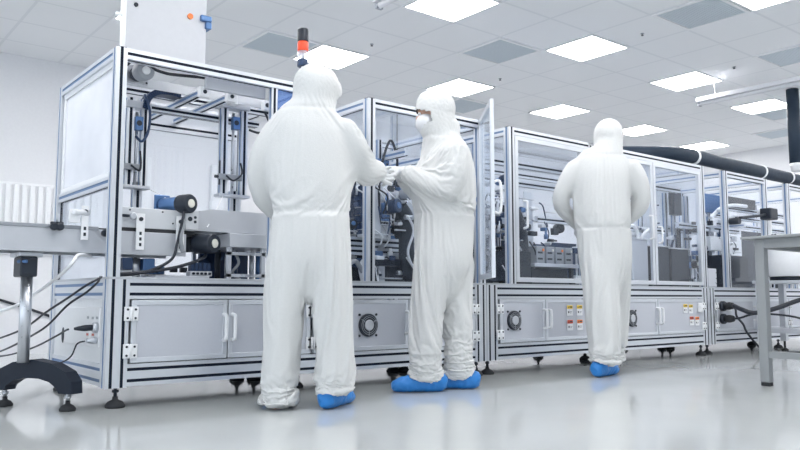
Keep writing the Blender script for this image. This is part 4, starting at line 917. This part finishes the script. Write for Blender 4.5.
# middle worker in profile, facing left
person(dict(loc=(3.124, 3.426, 0), seed=8.7, wide=True, waist=1.06, label='worker in white coverall and face mask, in profile facing left, hands held out',
    head=(-.072, -.02, 1.690), face=(-.95, .06, -.22),
    torso=[(-.0, 0, .70, .15, .16), (-.004, 0, .76, .178, .188), (-.004, 0, .90, .188, .195), (.0, 0, 1.02, .176, .182), (.006, 0, 1.08, .178, .182), (.014, 0, 1.20, .186, .200), (.020, 0, 1.33, .176, .212), (.018, 0, 1.43, .148, .200), (.0, 0, 1.50, .108, .145), (-.02, 0, 1.55, .09, .10)],
    legs=[[(-.07, -.085, .82, .125, .112), (-.072, -.085, .68, .112, .108), (-.102, -.075, .50, .103, .10), (-.118, -.075, .30, .098, .098), (-.125, -.07, .15, .102, .102), (-.128, -.07, .065, .107, .105)],
          [(.07, .085, .82, .125, .112), (.075, .085, .68, .112, .108), (.078, .08, .50, .098, .10), (.084, .075, .30, .088, .098), (.082, .075, .15, .090, .10), (.085, .075, .065, .088, .10)]],
    feet=[(-.115, -.07, -1, -.06), (.095, .075, -1, .10)],
    arms=[[(.045, -.165, 1.42, .100), (.045, -.205, 1.30, .088), (.02, -.215, 1.205, .072), (-.09, -.19, 1.215, .068), (-.175, -.165, 1.255, .062), (-.235, -.15, 1.29, .057)],
          [(.02, .165, 1.42, .100), (-.01, .205, 1.30, .086), (-.04, .21, 1.21, .076), (-.13, .14, 1.23, .07), (-.20, .06, 1.265, .064), (-.25, .0, 1.29, .058)]],
    hands=[((-.262, -.145, 1.302), (-1, .05, .12), (.1, .5, -.8), 1), ((-.275, -.03, 1.298), (-1, -.12, .02), (0, -.3, -1), -1)],
    hood=[(.01, 0, 1.42, .125, .155), (-.01, 0, 1.50, .118, .125), (-.03, -.01, 1.56, .110, .11), (-.05, -.018, 1.63, .118, .108), (-.056, -.02, 1.69, .118, .11)],
    hood_ell=[((-.054, -.02, 1.712), (.114, .126, .124)), ((-.095, -.02, 1.745), (.09, .078, .078)), ((.01, -.01, 1.585), (.09, .09, .085))]))
# right worker, seen from behind, walking away
person(dict(loc=(4.576, 3.324, 0), seed=14.3, grow=.04, waist=1.05, fold=.9, label='worker in white coverall at the right, back turned, farthest of the three',
    head=(.07, .055, 1.725), face=(.05, 1, -.22),
    torso=[(.02, .05, .70, .16, .13), (.018, .04, .80, .195, .155), (.015, .03, .95, .203, .15), (.012, .02, 1.05, .200, .145), (.008, .01, 1.15, .208, .15), (.0, .01, 1.30, .212, .150), (.005, .01, 1.45, .212, .145), (.018, .015, 1.545, .195, .120), (.035, .025, 1.61, .112, .10)],
    legs=[[(-.055, .02, .84, .128, .14), (-.04, .0, .66, .128, .128), (-.02, -.02, .46, .125, .115), (-.012, -.03, .28, .112, .105), (-.022, -.035, .18, .116, .115), (-.028, -.03, .095, .122, .122)],
          [(.105, .06, .84, .120, .14), (.125, .15, .66, .110, .125), (.120, .20, .46, .098, .112), (.112, .24, .28, .095, .105), (.11, .26, .15, .100, .112), (.112, .28, .09, .105, .115)]],
    feet=[(-.045, -.02, .62, .78), (.105, .30, .1, 1)],
    arms=[[(-.175, .02, 1.50, .078), (-.250, .02, 1.40, .070), (-.300, .05, 1.255, .058), (-.215, .17, 1.165, .052), (-.13, .25, 1.11, .050)],
          [(.205, .02, 1.51, .078), (.272, .02, 1.40, .072), (.300, .05, 1.24, .060), (.225, .16, 1.15, .056), (.16, .24, 1.095, .052)]],
    hands=[((-.115, .29, 1.085), (.6, .75, -.1), (.3, -.2, -1), 1), ((.15, .285, 1.075), (-.6, .75, -.1), (-.3, -.2, -1), -1)],
    hood=[(.04, .02, 1.52, .140, .12), (.052, .03, 1.60, .110, .112), (.062, .045, 1.67, .104, .116), (.067, .05, 1.73, .107, .118), (.067, .05, 1.77, .099, .112)],
    hood_ell=[((.067, .05, 1.746), (.108, .126, .120))]))
# ------------------------------------------------------------------ world, camera, view
w = bpy.data.worlds.new('daylight'); bpy.context.scene.world = w; w.use_nodes = True
bg = w.node_tree.nodes['Background']; bg.inputs['Color'].default_value = (.82, .91, 1.0, 1)
_n = w.node_tree.nodes; _l = w.node_tree.links     # daylight is strongest from the window side at the left
_t = _n.new('ShaderNodeTexCoord'); _s = _n.new('ShaderNodeSeparateXYZ'); _m = _n.new('ShaderNodeMapRange')
_m.inputs['From Min'].default_value = .2; _m.inputs['From Max'].default_value = -.9; _m.inputs['To Min'].default_value = .62; _m.inputs['To Max'].default_value = 2.3
_l.new(_t.outputs['Generated'], _s.inputs[0]); _l.new(_s.outputs['X'], _m.inputs['Value']); _l.new(_m.outputs['Result'], bg.inputs['Strength'])
cam = bpy.data.cameras.new('camera'); co = bpy.data.objects.new('camera', cam); C.objects.link(co)
cam.sensor_width = 36; cam.lens = 761/800*36; cam.clip_start = .05
co.location = (0, 0, .55)
th = math.atan(73/761); az = math.radians(51.03)
co.rotation_euler = (math.pi/2+th, 0, -az+(0)) if False else (math.pi/2+th, 0, math.atan2(-math.cos(az), math.sin(az)))
bpy.context.scene.camera = co
vs = bpy.context.scene.view_settings; vs.view_transform = 'Standard'; vs.look = 'None'; vs.gamma = 1; vs.use_curve_mapping = False; vs.exposure = 0.0
